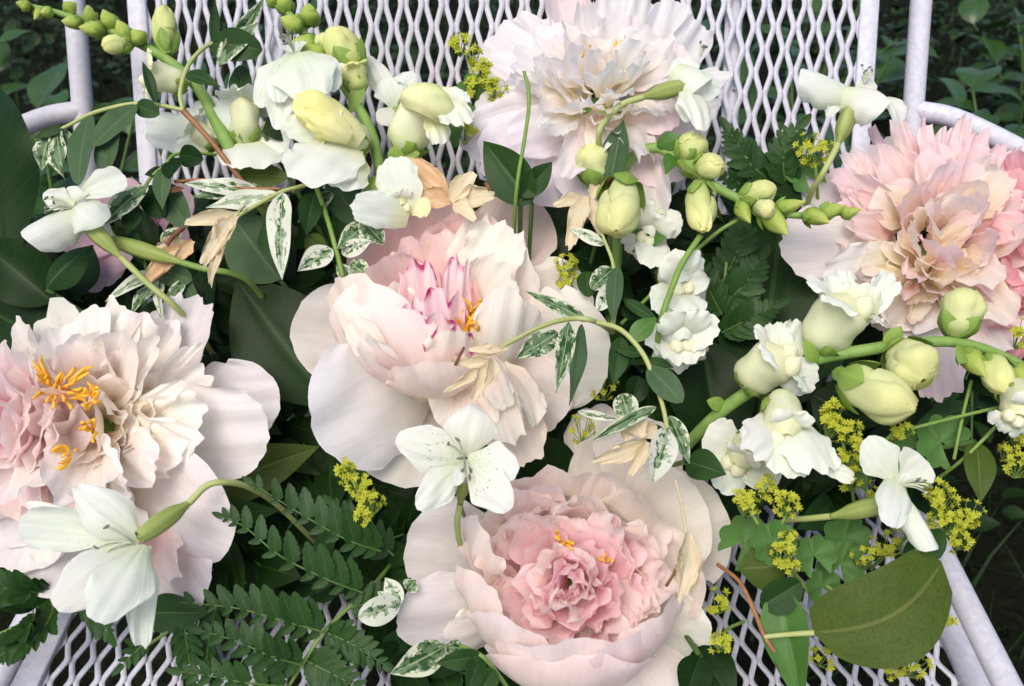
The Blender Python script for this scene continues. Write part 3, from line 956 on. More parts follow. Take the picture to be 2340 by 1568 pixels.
def peony_bowl():
    g = np.random.default_rng(21)
    c = pt(1290, 1330, .055)
    ax = unit((-.03, .22, 1))
    th = thing('peony', 'round cup-shaped blush peony with tightly ruffled pink heart, guard petals spread wide', 'peony', c, GP)
    stem_down(th, c, ax)
    receptacle(th, c, ax, .016)
    G = lambda *a, **k: pp(th, *a, rng=g, **k)
    G(1150, 1270, .05, 927, 1240, .03, 235, P_GUARDL, n=(-.2, .1, 1), b=.15, cup=.25, c=.35, ruf=.015, rag=.012, base=.5)
    G(1170, 1360, .045, 905, 1420, .012, 185, P_GUARDL, n=(-.1, -.1, 1), b=.25, cup=-.5, c=.35, ruf=.015, rag=.012, base=.6)
    G(1160, 1420, .04, 1010, 1465, .02, 130, (GREENW, WHITE, WHITE), n=(-.1, -.3, 1), b=.15, cup=-.3, c=.35, ruf=.02, rag=.03, base=.6)
    G(1290, 1440, .03, 1235, 1585, .02, 380, P_GUARDB, n=(0, -.35, 1), b=.3, cup=-.5, c=.5, ruf=.012, rag=.012, base=.7)
    G(1400, 1430, .05, 1480, 1625, .04, 290, P_GUARDB, n=(.1, -.2, 1), b=.2, cup=-.2, c=.4, ruf=.015, rag=.01, base=.5)
    G(1420, 1380, .05, 1628, 1462, .025, 190, P_GUARD, n=(.2, -.2, 1), b=.2, cup=-.3, c=.55, ruf=.02, rag=.02, base=.5)
    G(1420, 1270, .055, 1652, 1150, .035, 290, P_GUARDB, n=(.1, .1, 1), b=-.1, cup=.25, c=.5, ruf=.012, rag=.008, wide=.65)
    G(1410, 1230, .05, 1600, 1130, .022, 260, P_GUARDB, n=(-.1, .1, 1), b=-.15, cup=.3, c=.35, ruf=.02, rag=.015, wide=.6)
    G(1420, 1310, .045, 1612, 1330, .012, 260, (CREAM, BLUSH, BLUSH), n=(-.2, 0, 1), b=-.2, cup=.35, c=.45, ruf=.015, rag=.015, wide=.6)
    G(1340, 1170, .06, 1385, 925, .05, 160, P_GUARDB, n=(0, .1, 1), b=.2, cup=-.35, c=.35, ruf=.02, rag=.02, wide=.5)
    G(1400, 1160, .055, 1500, 960, .04, 210, P_GUARDB, n=(.1, .1, 1), b=.1, cup=.3, c=.45, ruf=.015, rag=.015, wide=.6)
    # bowl wall
    e1, e2, ax = frame(ax)
    px = pxs(1310)
    def ring(n, r0, a0, a1, L, w, pal, off, sink, cup, **k):
        for i in range(n):
            az = off + 2 * pi * i / n + g.uniform(-.1, .1)
            rad = cos(az) * e1 + sin(az) * e2
            P0 = c + rad * r0 * px - ax * sink
            add_petal(th, 'bowl_petal', M['petal'], pal, g, P0=P0, rad=rad, ax=ax, L=L * px * g.uniform(.94, 1.06), a0=a0, a1=a1 + g.uniform(-.12, .12), w=w * px, cup=cup, base=.5, wide=.5, nu=19, nv=17, **k)
    BW = (CREAM, srgb(250, 243, 234), srgb(250, 240, 235))
    ring(6, 80, .15, 1.75, 252, 320, BW, .3, .0, .7, c=.35, ruf=.014, rag=.014)
    ring(6, 80, .35, 1.7, 240, 270, BW, .85, -.003, .7, c=.35, ruf=.02, rag=.02)
    ring(8, 82, .6, 1.65, 222, 200, (CREAM, srgb(250, 238, 230), srgb(250, 234, 230)), .1, -.008, .7, c=.3, ruf=.035, rag=.04)
    # walls of the cup: back inside, front and sides outside
    BI = (CREAM, srgb(250, 240, 232), srgb(250, 238, 235))
    for x0, y0, x1, y1, w, n_ in ((1260, 1240, 1195, 1085, 190, (.3, -.3, 1)), (1300, 1240, 1300, 1068, 220, (0, -.4, 1)), (1350, 1250, 1410, 1085, 200, (-.3, -.3, 1)), (1240, 1260, 1140, 1130, 170, (.5, -.2, 1)), (1390, 1270, 1480, 1150, 180, (-.5, -.2, 1))):
        G(x0, y0, .045, x1, y1, .0, w, BI, n=n_, b=-.35, cup=.5, c=.35, ruf=.05, rag=.05, fr=1.3, base=.5, nu=23, crk=.012)
    for x0, y0, x1, y1, w, n_, oo in ((1290, 1560, 1275, 1468, 320, (0, -.6, 1), .0), (1400, 1545, 1410, 1470, 260, (.3, -.5, 1), .006), (1180, 1500, 1150, 1415, 230, (-.5, -.5, 1), .004), (1115, 1420, 1090, 1320, 200, (-.8, -.2, 1), .004), (1110, 1320, 1105, 1210, 170, (-.8, .1, 1), .008), (1480, 1480, 1495, 1400, 200, (.6, -.4, 1), .006), (1290, 1590, 1310, 1505, 400, (0, -.6, 1), .006)):
        G(x0, y0, .035, x1, y1, -.022 + oo, w, BI, n=n_, b=.5, cup=-.7, c=.35, ruf=.04, rag=.04, fr=1.3, base=.7, nu=25, nv=19, crk=.014)
    def pal(rr, g):
        k = g.uniform(0, 1)
        if rr > .75:
            return (srgb(252, 236, 226), blend(srgb(252, 236, 230), srgb(251, 222, 220), .6 * k), srgb(252, 238, 234))
        return (srgb(252, 216, 212), blend(srgb(252, 200, 212), srgb(252, 222, 222), k), blend(srgb(252, 222, 228), srgb(252, 238, 236), k))
    fill(th, c + ax * .026, ax, 255 * px, 36, (.026, .033), (.028, .042), pal, g, el=(80, 56), bendin=(-.1, .5), cup=(.4, 1.0), rag=.07, ruf=.09, r0=.62, cc=.25)
    fill(th, c + ax * .036, ax, 175 * px, 30, (.022, .031), (.022, .036), pal, g, el=(75, 34), bendin=(-.4, .8), cup=(.2, 1.0), rag=.08, ruf=.10, cc=.25)
    fill(th, pt(1292, 1330, .012), unit((0, .2, 1)), 60 * px, 16, (.022, .028), (.016, .026), pal, g, el=(112, 68), bendin=(-.5, .5), cup=(.2, .9), rag=.08, ruf=.10, cc=.25)
    stamens(th, pt(1285, 1238, -.004), unit((0, .4, 1)), 9, .005, .007, g, .0008)
    stamens(th, pt(1380, 1280, .0), unit((0, .4, 1)), 5, .003, .008, g, .0007)
    return th

def peony_left():
    g = np.random.default_rng(31)
    c = pt(205, 985, .05)
    ax = unit((-.25, .12, 1))
    th = thing('peony', 'feathery white peony with pink heart and orange stamens under a white lily-like flower', 'peony', c, GP)
    stem_down(th, c, ax)
    receptacle(th, c, ax, .016)
    G = lambda *a, **k: pp(th, *a, rng=g, **k)
    LW = (CREAM, srgb(248, 242, 239), srgb(245, 240, 243))
    G(370, 960, .045, 640, 905, .03, 215, LW, n=(.1, .2, 1), b=.2, cup=-.3, c=.45, ruf=.02, rag=.012, base=.5)
    G(330, 985, .035, 615, 985, .008, 220, LW, n=(.1, -.1, 1), b=.25, cup=.3, c=.3, ruf=.02, rag=.015, base=.5)
    G(370, 940, .04, 455, 680, .01, 135, LW, n=(-.1, .2, 1), b=.15, cup=.5, c=.2, ruf=.03, rag=.05, base=.4)
    G(300, 1080, .03, 535, 1225, .0, 275, LW, n=(.2, -.3, 1), b=.4, cup=-.4, c=.5, ruf=.008, rag=.006, base=.7, wide=.45)
    G(330, 1130, .045, 465, 1368, .02, 230, LW, n=(.1, -.3, 1), b=.2, cup=-.3, c=.45, ruf=.02, rag=.015, base=.6)
    G(330, 1150, .035, 400, 1330, .012, 130, (CREAM, PINK, BLUSH), n=(.1, -.3, 1), b=.2, cup=-.3, c=.4, ruf=.03, rag=.04, base=.6)
    G(190, 1130, .045, 130, 1368, .035, 220, LW, n=(0, -.2, 1), b=.2, cup=-.2, c=.4, ruf=.02, rag=.02, base=.6)
    G(120, 1110, .04, 20, 1305, .03, 210, LW, n=(-.1, -.2, 1), b=.2, cup=-.2, c=.4, ruf=.02, rag=.02, base=.6)
    G(150, 1080, .03, -60, 1200, .02, 200, LW, n=(-.1, -.2, 1), b=.2, cup=.2, c=.4, ruf=.02, rag=.02, base=.6)
    G(160, 1090, .03, 120, 1280, .008, 170, (CREAM, BLUSH, WHITE), n=(-.1, -.3, 1), b=.3, cup=-.2, c=.3, ruf=.03, rag=.04, base=.6)
    G(230, 1090, .03, 300, 1290, .012, 170, (CREAM, WHITE, WHITE), n=(0, -.3, 1), b=.3, cup=-.2, c=.3, ruf=.03, rag=.04, base=.6)
    # tall feathered petals at the top
    FW = (YELL * .4 + CREAM * .6, srgb(251, 246, 234), srgb(249, 245, 240))
    for x1, y1, o1, w in ((45, 735, .0, 105), (130, 692, .004, 140), (215, 700, -.006, 130), (280, 690, .0, 150), (340, 712, -.004, 130), (390, 722, .006, 110), (100, 765, -.014, 130), (205, 760, -.02, 120),
                          (285, 760, -.024, 125), (360, 790, -.02, 110), (60, 805, -.008, 110), (15, 800, .0, 90), (455, 785, .0, 46)):
        x0 = 230 + (x1 - 230) * .28
        G(x0, 955, .035, x1, y1, o1, w, FW, n=(g.uniform(-.5, .5), g.uniform(-.2, .5), 1), b=g.uniform(-.2, .35), cup=g.uniform(.2, 1.0), c=.3, ruf=.05, rag=.06, fr=1.1, nu=21, base=.4, wide=.6, twist=g.uniform(-.5, .5))
    for x1, y1, o1, w in ((480, 850, .004, 90), (470, 930, -.01, 110), (455, 1010, -.012, 120), (420, 880, -.016, 60), (360, 1080, -.02, 120), (300, 1110, -.022, 130), (230, 1130, -.022, 130), (420, 1040, -.012, 130), (120, 1140, -.018, 130), (40, 1130, -.012, 140)):
        G(240 + (x1 - 240) * .25, 985 + (y1 - 985) * .2, .03, x1, y1, o1, w, FW, n=(g.uniform(-.3, .3), g.uniform(-.3, .1), 1), b=g.uniform(.0, .35), cup=g.uniform(-.3, .5), c=.3, ruf=.045, rag=.06, fr=1.3, nu=21, base=.45, wide=.55)
    def pal(rr, g):
        k = g.uniform(0, 1)
        return (blend(YELL, PEACH, k), blend(BLUSH, CREAM, k), srgb(250, 243, 240))
    def palp(rr, g):
        k = g.uniform(0, 1)
        return (ROSE, blend(PINK, srgb(245, 218, 228), k), blend(BLUSH, srgb(248, 238, 242), k))
    px = pxs(980)
    fill(th, pt(230, 975, .03), unit((.1, .1, 1)), 165 * px, 30, (.026, .038), (.026, .040), pal, g, el=(85, 35), bendin=(-.5, .7), cup=(.3, 1.0), rag=.10, ruf=.08, cc=.25)
    fill(th, pt(60, 985, .025), unit((-.15, .1, 1)), 150 * px, 24, (.026, .038), (.030, .044), palp, g, el=(80, 30), bendin=(-.5, .7), cup=(.3, 1.0), rag=.08, ruf=.07, cc=.3)
    G(150, 900, .02, 20, 850, -.012, 120, (ROSE, PINK, BLUSH), n=(-.2, .3, 1), b=.3, cup=-.3, c=.35, ruf=.03, rag=.03, base=.5)
    G(190, 920, .02, 70, 890, -.02, 90, (ROSE, PINK, BLUSH), n=(-.1, -.3, 1), b=.3, cup=-.3, c=.35, ruf=.03, rag=.03, base=.5)
    stamens(th, pt(132, 885, -.008), unit((.4, .3, .6)), 34, .013, .007, g, .0009)
    stamens(th, pt(208, 915, -.012), unit((.1, .4, .9)), 12, .006, .008, g, .0009)
    stamens(th, pt(212, 985, -.012), unit((.1, .1, .9)), 8, .005, .008, g, .0009)
    stamens(th, pt(165, 1035, -.008), unit((-.1, -.1, .9)), 8, .006, .008, g, .0009)
    return th

def peony_top():
    g = np.random.default_rng(41)
    c = pt(1370, 250, .035)
    ax = unit((0, .75, .62))
    th = thing('peony', 'white feathery peony leaning against the mesh chair back', 'peony', c, GP)
    stem_down(th, c, ax)
    receptacle(th, c, ax, .016)
    G = lambda *a, **k: pp(th, *a, rng=g, **k)
    WW = (CREAM, srgb(242, 238, 238), srgb(240, 238, 240))
    LW = (CREAM, LAV, srgb(240, 234, 242))
    WP = (YELL, srgb(246, 236, 232), srgb(246, 228, 232))
    # standing feathers
    for x0, y0, x1, y1, o1, w, pl in ((1330, 170, 1262, -25, .03, 95, WP), (1350, 165, 1345, 0, .035, 75, WP), (1385, 170, 1405, -30, .03, 100, WW), (1430, 175, 1480, -15, .03, 90, WW), (1450, 190, 1540, 5, .03, 105, WW),
                                      (1470, 210, 1605, 55, .025, 95, WW), (1480, 230, 1660, 165, .02, 80, WW), (1470, 240, 1640, 235, .015, 85, WW), (1300, 180, 1190, 40, .025, 120, WW), (1290, 190, 1115, 90, .02, 150, WW),
                                      (1300, 210, 1105, 150, .015, 130, WW), (1310, 220, 1140, 215, .01, 130, WW), (1310, 160, 1240, 60, .01, 120, WW), (1420, 160, 1450, 40, .012, 80, WP), (1340, 190, 1170, 130, -.005, 110, WW), (1450, 200, 1560, 110, .0, 90, WP),
                                      (1430, 230, 1560, 190, -.005, 80, WP), (1330, 215, 1230, 150, -.012, 90, WW), (1400, 200, 1370, 120, -.008, 80, WW)):
        G(x0, y0 + 40, .03, x1, y1, o1, w, pl, n=(g.uniform(-.3, .3), g.uniform(-.1, .4), 1), b=g.uniform(-.1, .25), cup=g.uniform(.3, .9), c=.22, ruf=.035, rag=.06, fr=1.3, nu=21, base=.4, wide=.5, twist=g.uniform(-.3, .3))
    # drooping skirt
    for x0, y0, x1, y1, o1, w, pl in ((1300, 270, 1055, 330, .02, 150, LW), (1310, 280, 1110, 400, .02, 190, LW), (1330, 290, 1200, 450, .02, 190, LW), (1370, 300, 1330, 470, .015, 170, LW), (1410, 290, 1430, 440, .015, 160, LW),
                                      (1440, 280, 1540, 420, .012, 160, WP), (1450, 260, 1600, 330, .01, 140, WP), (1310, 250, 1085, 260, .012, 110, WW), (1340, 270, 1165, 330, -.005, 130, LW), (1370, 260, 1290, 400, -.012, 90, (CREAM, PINK * .4 + LAV * .6, LAV)),
                                      (1400, 265, 1500, 500, .012, 120, (CREAM, BLUSH, LAV)), (1390, 260, 1370, 350, -.016, 80, (PINK, BLUSH, WHITE)), (1440, 250, 1530, 300, -.006, 110, WP)):
        G(x0, y0, .02, x1, y1, o1, w, pl, n=(g.uniform(-.25, .25), .1, 1), b=g.uniform(.15, .4), cup=g.uniform(-.4, .4), c=.35, ruf=.03, rag=.035, fr=2, base=.45, wide=.55)
    def pal(rr, g):
        k = g.uniform(0, 1)
        return (blend(YELL, CREAM, k), blend(WHITE, BLUSH, k * .4), srgb(244, 242, 242))
    px = pxs(220)
    fill(th, pt(1370, 225, .01), unit((0, .55, .8)), 150 * px, 34, (.026, .040), (.018, .032), pal, g, el=(85, 25), bendin=(-.6, .7), cup=(.3, 1.1), rag=.10, ruf=.08, cc=.25)
    stamens(th, pt(1334, 140, -.006), unit((0, .9, .4)), 9, .004, .012, g, .0011)
    stamens(th, pt(1416, 140, -.004), unit((0, .9, .4)), 6, .003, .011, g, .0011)
    return th

def peony_right():
    g = np.random.default_rng(51)
    c = pt(2130, 600, .055)
    ax = unit((.05, .35, .9))
    th = thing('peony', 'full pink and cream pompon peony with shaggy curled petals by the right chair post', 'peony', c, GP)
    stem_down(th, c, ax)
    receptacle(th, c, ax, .016)
    G = lambda *a, **k: pp(th, *a, rng=g, **k)
    GW = (CREAM, LAV, LAV)
    G(2050, 560, .03, 1782, 560, .02, 190, (GREENW, WHITE, LAV), n=(-.2, .2, 1), b=.35, cup=-.4, c=.35, ruf=.03, rag=.03, base=.5)
    G(2050, 600, .03, 1880, 650, .015, 150, (GREENW, WHITE, LAV), n=(-.1, -.2, 1), b=.35, cup=.3, c=.3, ruf=.04, rag=.05, base=.5)
    G(2040, 520, .04, 1815, 425, .03, 110, GW, n=(-.1, .2, 1), b=.15, cup=.4, c=.35, ruf=.03, rag=.03)
    G(2080, 650, .04, 2140, 915, .04, 135, (BLUSH, LAV, srgb(244, 226, 232)), n=(.1, -.2, 1), b=.2, cup=.5, c=.25, ruf=.03, rag=.04, base=.5)
    G(2060, 650, .04, 2080, 760, .03, 150, (BLUSH, BLUSH, LAV), n=(-.1, -.2, 1), b=.3, cup=.3, c=.35, ruf=.03, rag=.03, base=.5)
    G(2170, 640, .04, 2315, 800, .03, 150, (BLUSH, PINK * .5 + LAV * .5, LAV), n=(.1, -.2, 1), b=.2, cup=-.2, c=.4, ruf=.03, rag=.03, base=.5)
    G(2040, 640, .045, 2000, 750, .045, 80, (CREAM, LAV, LAV), n=(0, -.2, 1), b=.2, cup=.3, c=.35, ruf=.03, rag=.03)
    def tip(k, g):
        return blend(srgb(246, 216, 222), srgb(248, 232, 230), g.uniform(0, 1))
    # upper crest
    for x1, y1, w in ((1990, 290, 60), (2045, 268, 55), (2110, 262, 60), (2165, 290, 60), (2205, 268, 55), (2245, 300, 70), (2330, 340, 75), (1930, 345, 70), (1900, 395, 75), (2290, 330, 60), (2345, 400, 80), (2010, 330, 60), (2080, 310, 60), (2140, 330, 60), (1950, 400, 70), (1920, 450, 80)):
        G(2120 + (x1 - 2120) * .3, 520, .035, x1, y1, .008 + g.uniform(-.012, .012), w, (YELL, blend(PINK, BLUSH, g.uniform(0, 1)), tip(0, g)), n=(g.uniform(-.4, .4), g.uniform(0, .5), 1), b=g.uniform(-.1, .35), cup=g.uniform(.4, 1.2), c=.4, ruf=.04, rag=.05, fr=2, base=.4, wide=.55, twist=g.uniform(-.4, .4))
    def pal(rr, g):
        k = g.uniform(0, 1)
        if k < .3:
            return (PEACH, blend(BLUSH, CREAM, g.uniform(0, 1)), srgb(250, 240, 234))
        if k < .5:
            return (YELL, CREAM, srgb(250, 242, 236))
        return (blend(PEACH, PINK, k), blend(PINK, BLUSH, g.uniform(.2, 1)), srgb(249, 231, 233))
    px = pxs(540)
    fill(th, pt(2130, 560, .03), unit((.0, .3, .95)), 235 * px, 84, (.026, .042), (.016, .030), pal, g, el=(88, 10), bendin=(-1.1, .9), cup=(.4, 1.5), rag=.03, ruf=.05, cc=.5, dip=.35)
    def pal2(rr, g):
        k = g.uniform(0, 1)
        return (YELL, blend(YELL, CREAM, .3 + .7 * k), blend(CREAM, BLUSH, k))
    fill(th, pt(2110, 640, .025), unit((-.05, -.1, 1)), 90 * px, 26, (.016, .026), (.010, .016), pal2, g, el=(70, 10), bendin=(-.7, .9), cup=(.4, 1.3), rag=.06, ruf=.06, cc=.4)
    return th

def peony_edge():
    g = np.random.default_rng(61)
    c = pt(2400, 640, .06)
    ax = unit((.1, .25, 1))
    th = thing('peony', 'strong pink peony half hidden behind the pompon peony', 'peony', c, GP)
    stem_down(th, c, ax)
    receptacle(th, c, ax, .014)
    def pal(rr, g):
        k = g.uniform(0, 1)
        return (PEACH, blend(srgb(244, 168, 184), PINK, k * .6), blend(PINK, srgb(246, 186, 200), k))
    px = pxs(620)
    fill(th, pt(2370, 600, .04), unit((.0, .25, 1)), 240 * px, 80, (.03, .042), (.016, .026), pal, g, el=(88, 5), bendin=(-.8, .8), cup=(.4, 1.3), rag=.06, ruf=.06, cc=.4)
    return th

def peony_hidden():
    g = np.random.default_rng(71)
    c = pt(330, 560, .085)
    ax = unit((0, .3, 1))
    th = thing('peony', 'mauve-pink bloom mostly buried under leaves below the left snapdragon', 'peony', c, GP)
    stem_down(th, c, ax)
    receptacle(th, c, ax, .012)
    G = lambda *a, **k: pp(th, *a, rng=g, **k)
    MV = (srgb(226, 170, 196), srgb(232, 190, 208), srgb(234, 200, 214))
    G(280, 530, .07, 212, 668, .05, 120, MV, n=(0, -.2, 1), b=.25, cup=.3, c=.55, ruf=.02, rag=.02)
    G(260, 520, .07, 170, 590, .05, 130, MV, n=(-.1, 0, 1), b=.25, cup=.3, c=.45, ruf=.02, rag=.02)
    G(330, 540, .075, 330, 430, .06, 130, MV, n=(0, 0, 1), b=.2, cup=.3, c=.45, ruf=.03, rag=.03)
    G(350, 540, .075, 420, 420, .055, 120, MV, n=(0, 0, 1), b=.2, cup=.3, c=.45, ruf=.03, rag=.03)
    G(300, 520, .075, 270, 410, .06, 110, MV, n=(0, 0, 1), b=.2, cup=.3, c=.45, ruf=.03, rag=.03)
    G(360, 550, .075, 430, 530, .06, 120, MV, n=(0, 0, 1), b=.2, cup=.3, c=.45, ruf=.03, rag=.03)
    return th

for _f in (peony_centre, peony_bowl, peony_left, peony_top, peony_right, peony_edge, peony_hidden):
    _f()
# ------------------------------------------------------------------ turned bodies, snapdragons
def body(parent, name, P0, P1, r, prof, pal, mat, seg=14, n=16, bend=None, ribs=0, ramp_=0.0, flat=1.0, ref=None, lump=0.05, seam=0.0):
    """turned body from P0 to P1 with radius profile; colours run from base to tip"""
    P0, P1 = np.asarray(P0, float), np.asarray(P1, float)
    t = np.linspace(0, 1, n)[:, None]
    path = P0 * (1 - t) + P1 * t
    if bend is not None:
        path = path + np.asarray(bend) * np.sin(pi * t)
    R = np.interp(np.linspace(0, 1, n), np.linspace(0, 1, len(prof)), prof)
    # soften the profile
    R = np.convolve(np.pad(R, 1, mode='edge'), [.25, .5, .25], 'valid')
    R[0], R[-1] = prof[0], prof[-1]
    V, f, uv = tube_geo(path, R * r, seg, ref=ref, ribs=ribs, ramp=ramp_, flat=flat, cap=False)
    if lump:
        th_ = np.linspace(0, 2 * pi, seg, endpoint=False)[:, None]
        q = P0[0] * 3000 + P0[1] * 1700
        tt = t.ravel()[None, :]
        fac = 1 + lump * (np.sin(2 * th_ + 5 * tt + q) + .7 * np.sin(3 * th_ - 7 * tt + 2 * q) + .5 * np.sin(5 * th_ + 9 * tt + 3 * q))
        if seam:
            gr = np.exp(-(np.sin(1.5 * th_ + 1.4 * tt + q) / .22) ** 2) + .6 * np.exp(-(np.sin(1.0 * th_ - 2.2 * tt + 2 * q) / .2) ** 2)
            fac = fac - seam * gr * np.clip((tt - .3) / .2, 0, 1)
        V = (path[None] + (V.reshape(seg, n, 3) - path[None]) * fac[..., None]).reshape(-1, 3)
    k = np.clip(np.tile(t.ravel(), seg), 0, 1)[:, None]
    k1, k2 = np.clip(k / .5, 0, 1), np.clip((k - .5) / .5, 0, 1)
    c = pal[0] * (1 - k1) + pal[1] * k1
    c = c * (1 - k2) + pal[2] * k2
    return part(name, V, f, M[mat], parent, uv=uv, col=c)

SG, SY, SW = srgb(168, 188, 92), srgb(222, 224, 152), srgb(231, 236, 226)
SPY = srgb(230, 231, 180)
PAL_BUD0 = (srgb(140, 165, 66), srgb(168, 190, 88), srgb(200, 210, 120))
PAL_BUD1 = (srgb(176, 196, 104), srgb(214, 222, 150), srgb(232, 232, 164))
PAL_BUD2 = (srgb(194, 208, 132), srgb(218, 224, 168), srgb(226, 228, 160))
PAL_TUBE = (srgb(210, 220, 166), srgb(226, 230, 194), srgb(230, 231, 190))
PAL_LIP = (SPY, SW, SW)
PAL_LIPG = (srgb(224, 230, 196), srgb(229, 234, 222), srgb(231, 236, 230))

def sepals(parent, P, d, r, L, rng, n=4, spread=.35, mat='bract'):
    e1, e2, d = frame(d)
    off = rng.uniform(0, 6)
    for i in range(n):
        az = off + 2 * pi * i / n
        rad = cos(az) * e1 + sin(az) * e2
        p0 = P + rad * r * .45 - d * r * .12
        p1 = P + rad * r * (1.15 + spread * .3) + d * L * rng.uniform(.85, 1.15)
        V = leaf_grid(p0, p1, rad, r * 1.45, rng, b=.6, fold=-.45, widest=.5, tip=.8, nu=7, nv=9)
        part('sepal', V, grid_faces(7, 9), M[mat], parent, uv=grid_uv(7, 9))

def bud(th, x0, y0, o0, x1, y1, o1, w, stage, rng, sep=.45):
    P0, P1 = pt(x0, y0, o0), pt(x1, y1, o1)
    r = w / 2 * pxs((y0 + y1) / 2)
    d = unit(P1 - P0)
    L = np.linalg.norm(P1 - P0)
    pal = (PAL_BUD0, PAL_BUD1, PAL_BUD2)[stage]
    prof = ([.3, .8, 1, .95, .8, .62, .35, .05], [.3, .75, .95, .98, 1, .95, .7, .08], [.3, .7, .85, .85, 1.0, 1.08, .85, .1])[stage]
    b = body(th, 'bud', P0, P1, r, prof, pal, 'snap_petal', seg=32, n=24, seam=(0, .13, .13)[stage], bend=np.array([rng.uniform(-1, 1), rng.uniform(-1, 1), rng.uniform(0, 1)]) * L * .06, ribs=(2, 3)[stage % 2], ramp_=.07)
    sepals(b, P0 + d * L * .02, d, r * .95, L * sep, rng, n=4)
    if stage:
        e1, e2, _ = frame(d)
        off = rng.uniform(0, 6)
        for i in range(3):
            az = off + 2 * pi * i / 3
            rad = cos(az) * e1 + sin(az) * e2
            add_petal(b, 'folded_petal', M['snap_petal'], (pal[1], pal[1], pal[2] * 1.03), rng, P0=P0 + d * L * .42 + rad * r * 1.0, rad=d, ax=rad, L=L * .66, a0=.22, a1=-1.1, w=r * 1.9, cup=-1.0, base=.8, wide=.4, c=.45, rag=.03, ruf=.03, fr=1.2, nu=13, nv=13)
    return b

def bloom(th, x0, y0, o0, x1, y1, o1, w, up, rng, pal=PAL_TUBE, lip=PAL_LIP, lower=1.0, upper=1.0, sep=.3, pal_bulge=None, spread=1.0):
    P0, P1 = pt(x0, y0, o0), pt(x1, y1, o1)
    s = w * pxs((y0 + y1) / 2)
    d = unit(P1 - P0)
    L = np.linalg.norm(P1 - P0)
    up = unit(np.asarray(up, float) - np.dot(up, d) * d)
    sd = np.cross(d, up)
    b = body(th, 'bloom', P0, P1 + d * s * .1, s / 2, [.35, .8, .95, .9, .95, 1.0, .8, .3], pal, 'snap_petal', seg=28, n=20, bend=up * L * .05, ref=up, ribs=2, ramp_=.08, seam=.05)
    sepals(b, P0 + d * L * .02, d, s * .42, L * sep, rng, n=5)
    bp = pal_bulge or (SPY, srgb(240, 240, 204), srgb(241, 241, 214))
    for k in (-1, 1):
        q = P1 - up * s * .12 + sd * k * s * .16
        body(b, 'palate', q - d * s * .3, q + d * s * .26 - up * s * .06, s * .23, [.3, .8, 1, 1, .8, .1], bp, 'snap_petal', seg=12, n=12)
    for k in (-1, 1):
        add_petal(b, 'upper_lip', M['snap_petal'], lip, rng, P0=P1 + up * s * .30 + sd * k * s * .12 - d * s * .1, rad=up * .7 + d * .55 + sd * k * .5 * spread, ax=-d, L=s * .95 * upper, a0=-.2, a1=1.1,
                  w=s * 1.05 * upper, cup=.3, base=.6, wide=.5, c=.4, rag=.05, ruf=.10, fr=1.3, nu=19, nv=15)
    for k in (-1, 0, 1):
        add_petal(b, 'lower_lip', M['snap_petal'], lip, rng, P0=P1 - up * s * .28 + sd * k * s * .22 - d * s * .08, rad=-up * .7 + d * .55 + sd * k * .8 * spread, ax=-d, L=s * .85 * lower, a0=-.2, a1=1.2,
                  w=s * .85 * lower, cup=.25, base=.6, wide=.5, c=.4, rag=.05, ruf=.10, fr=1.3, nu=17, nv=15)
    return b

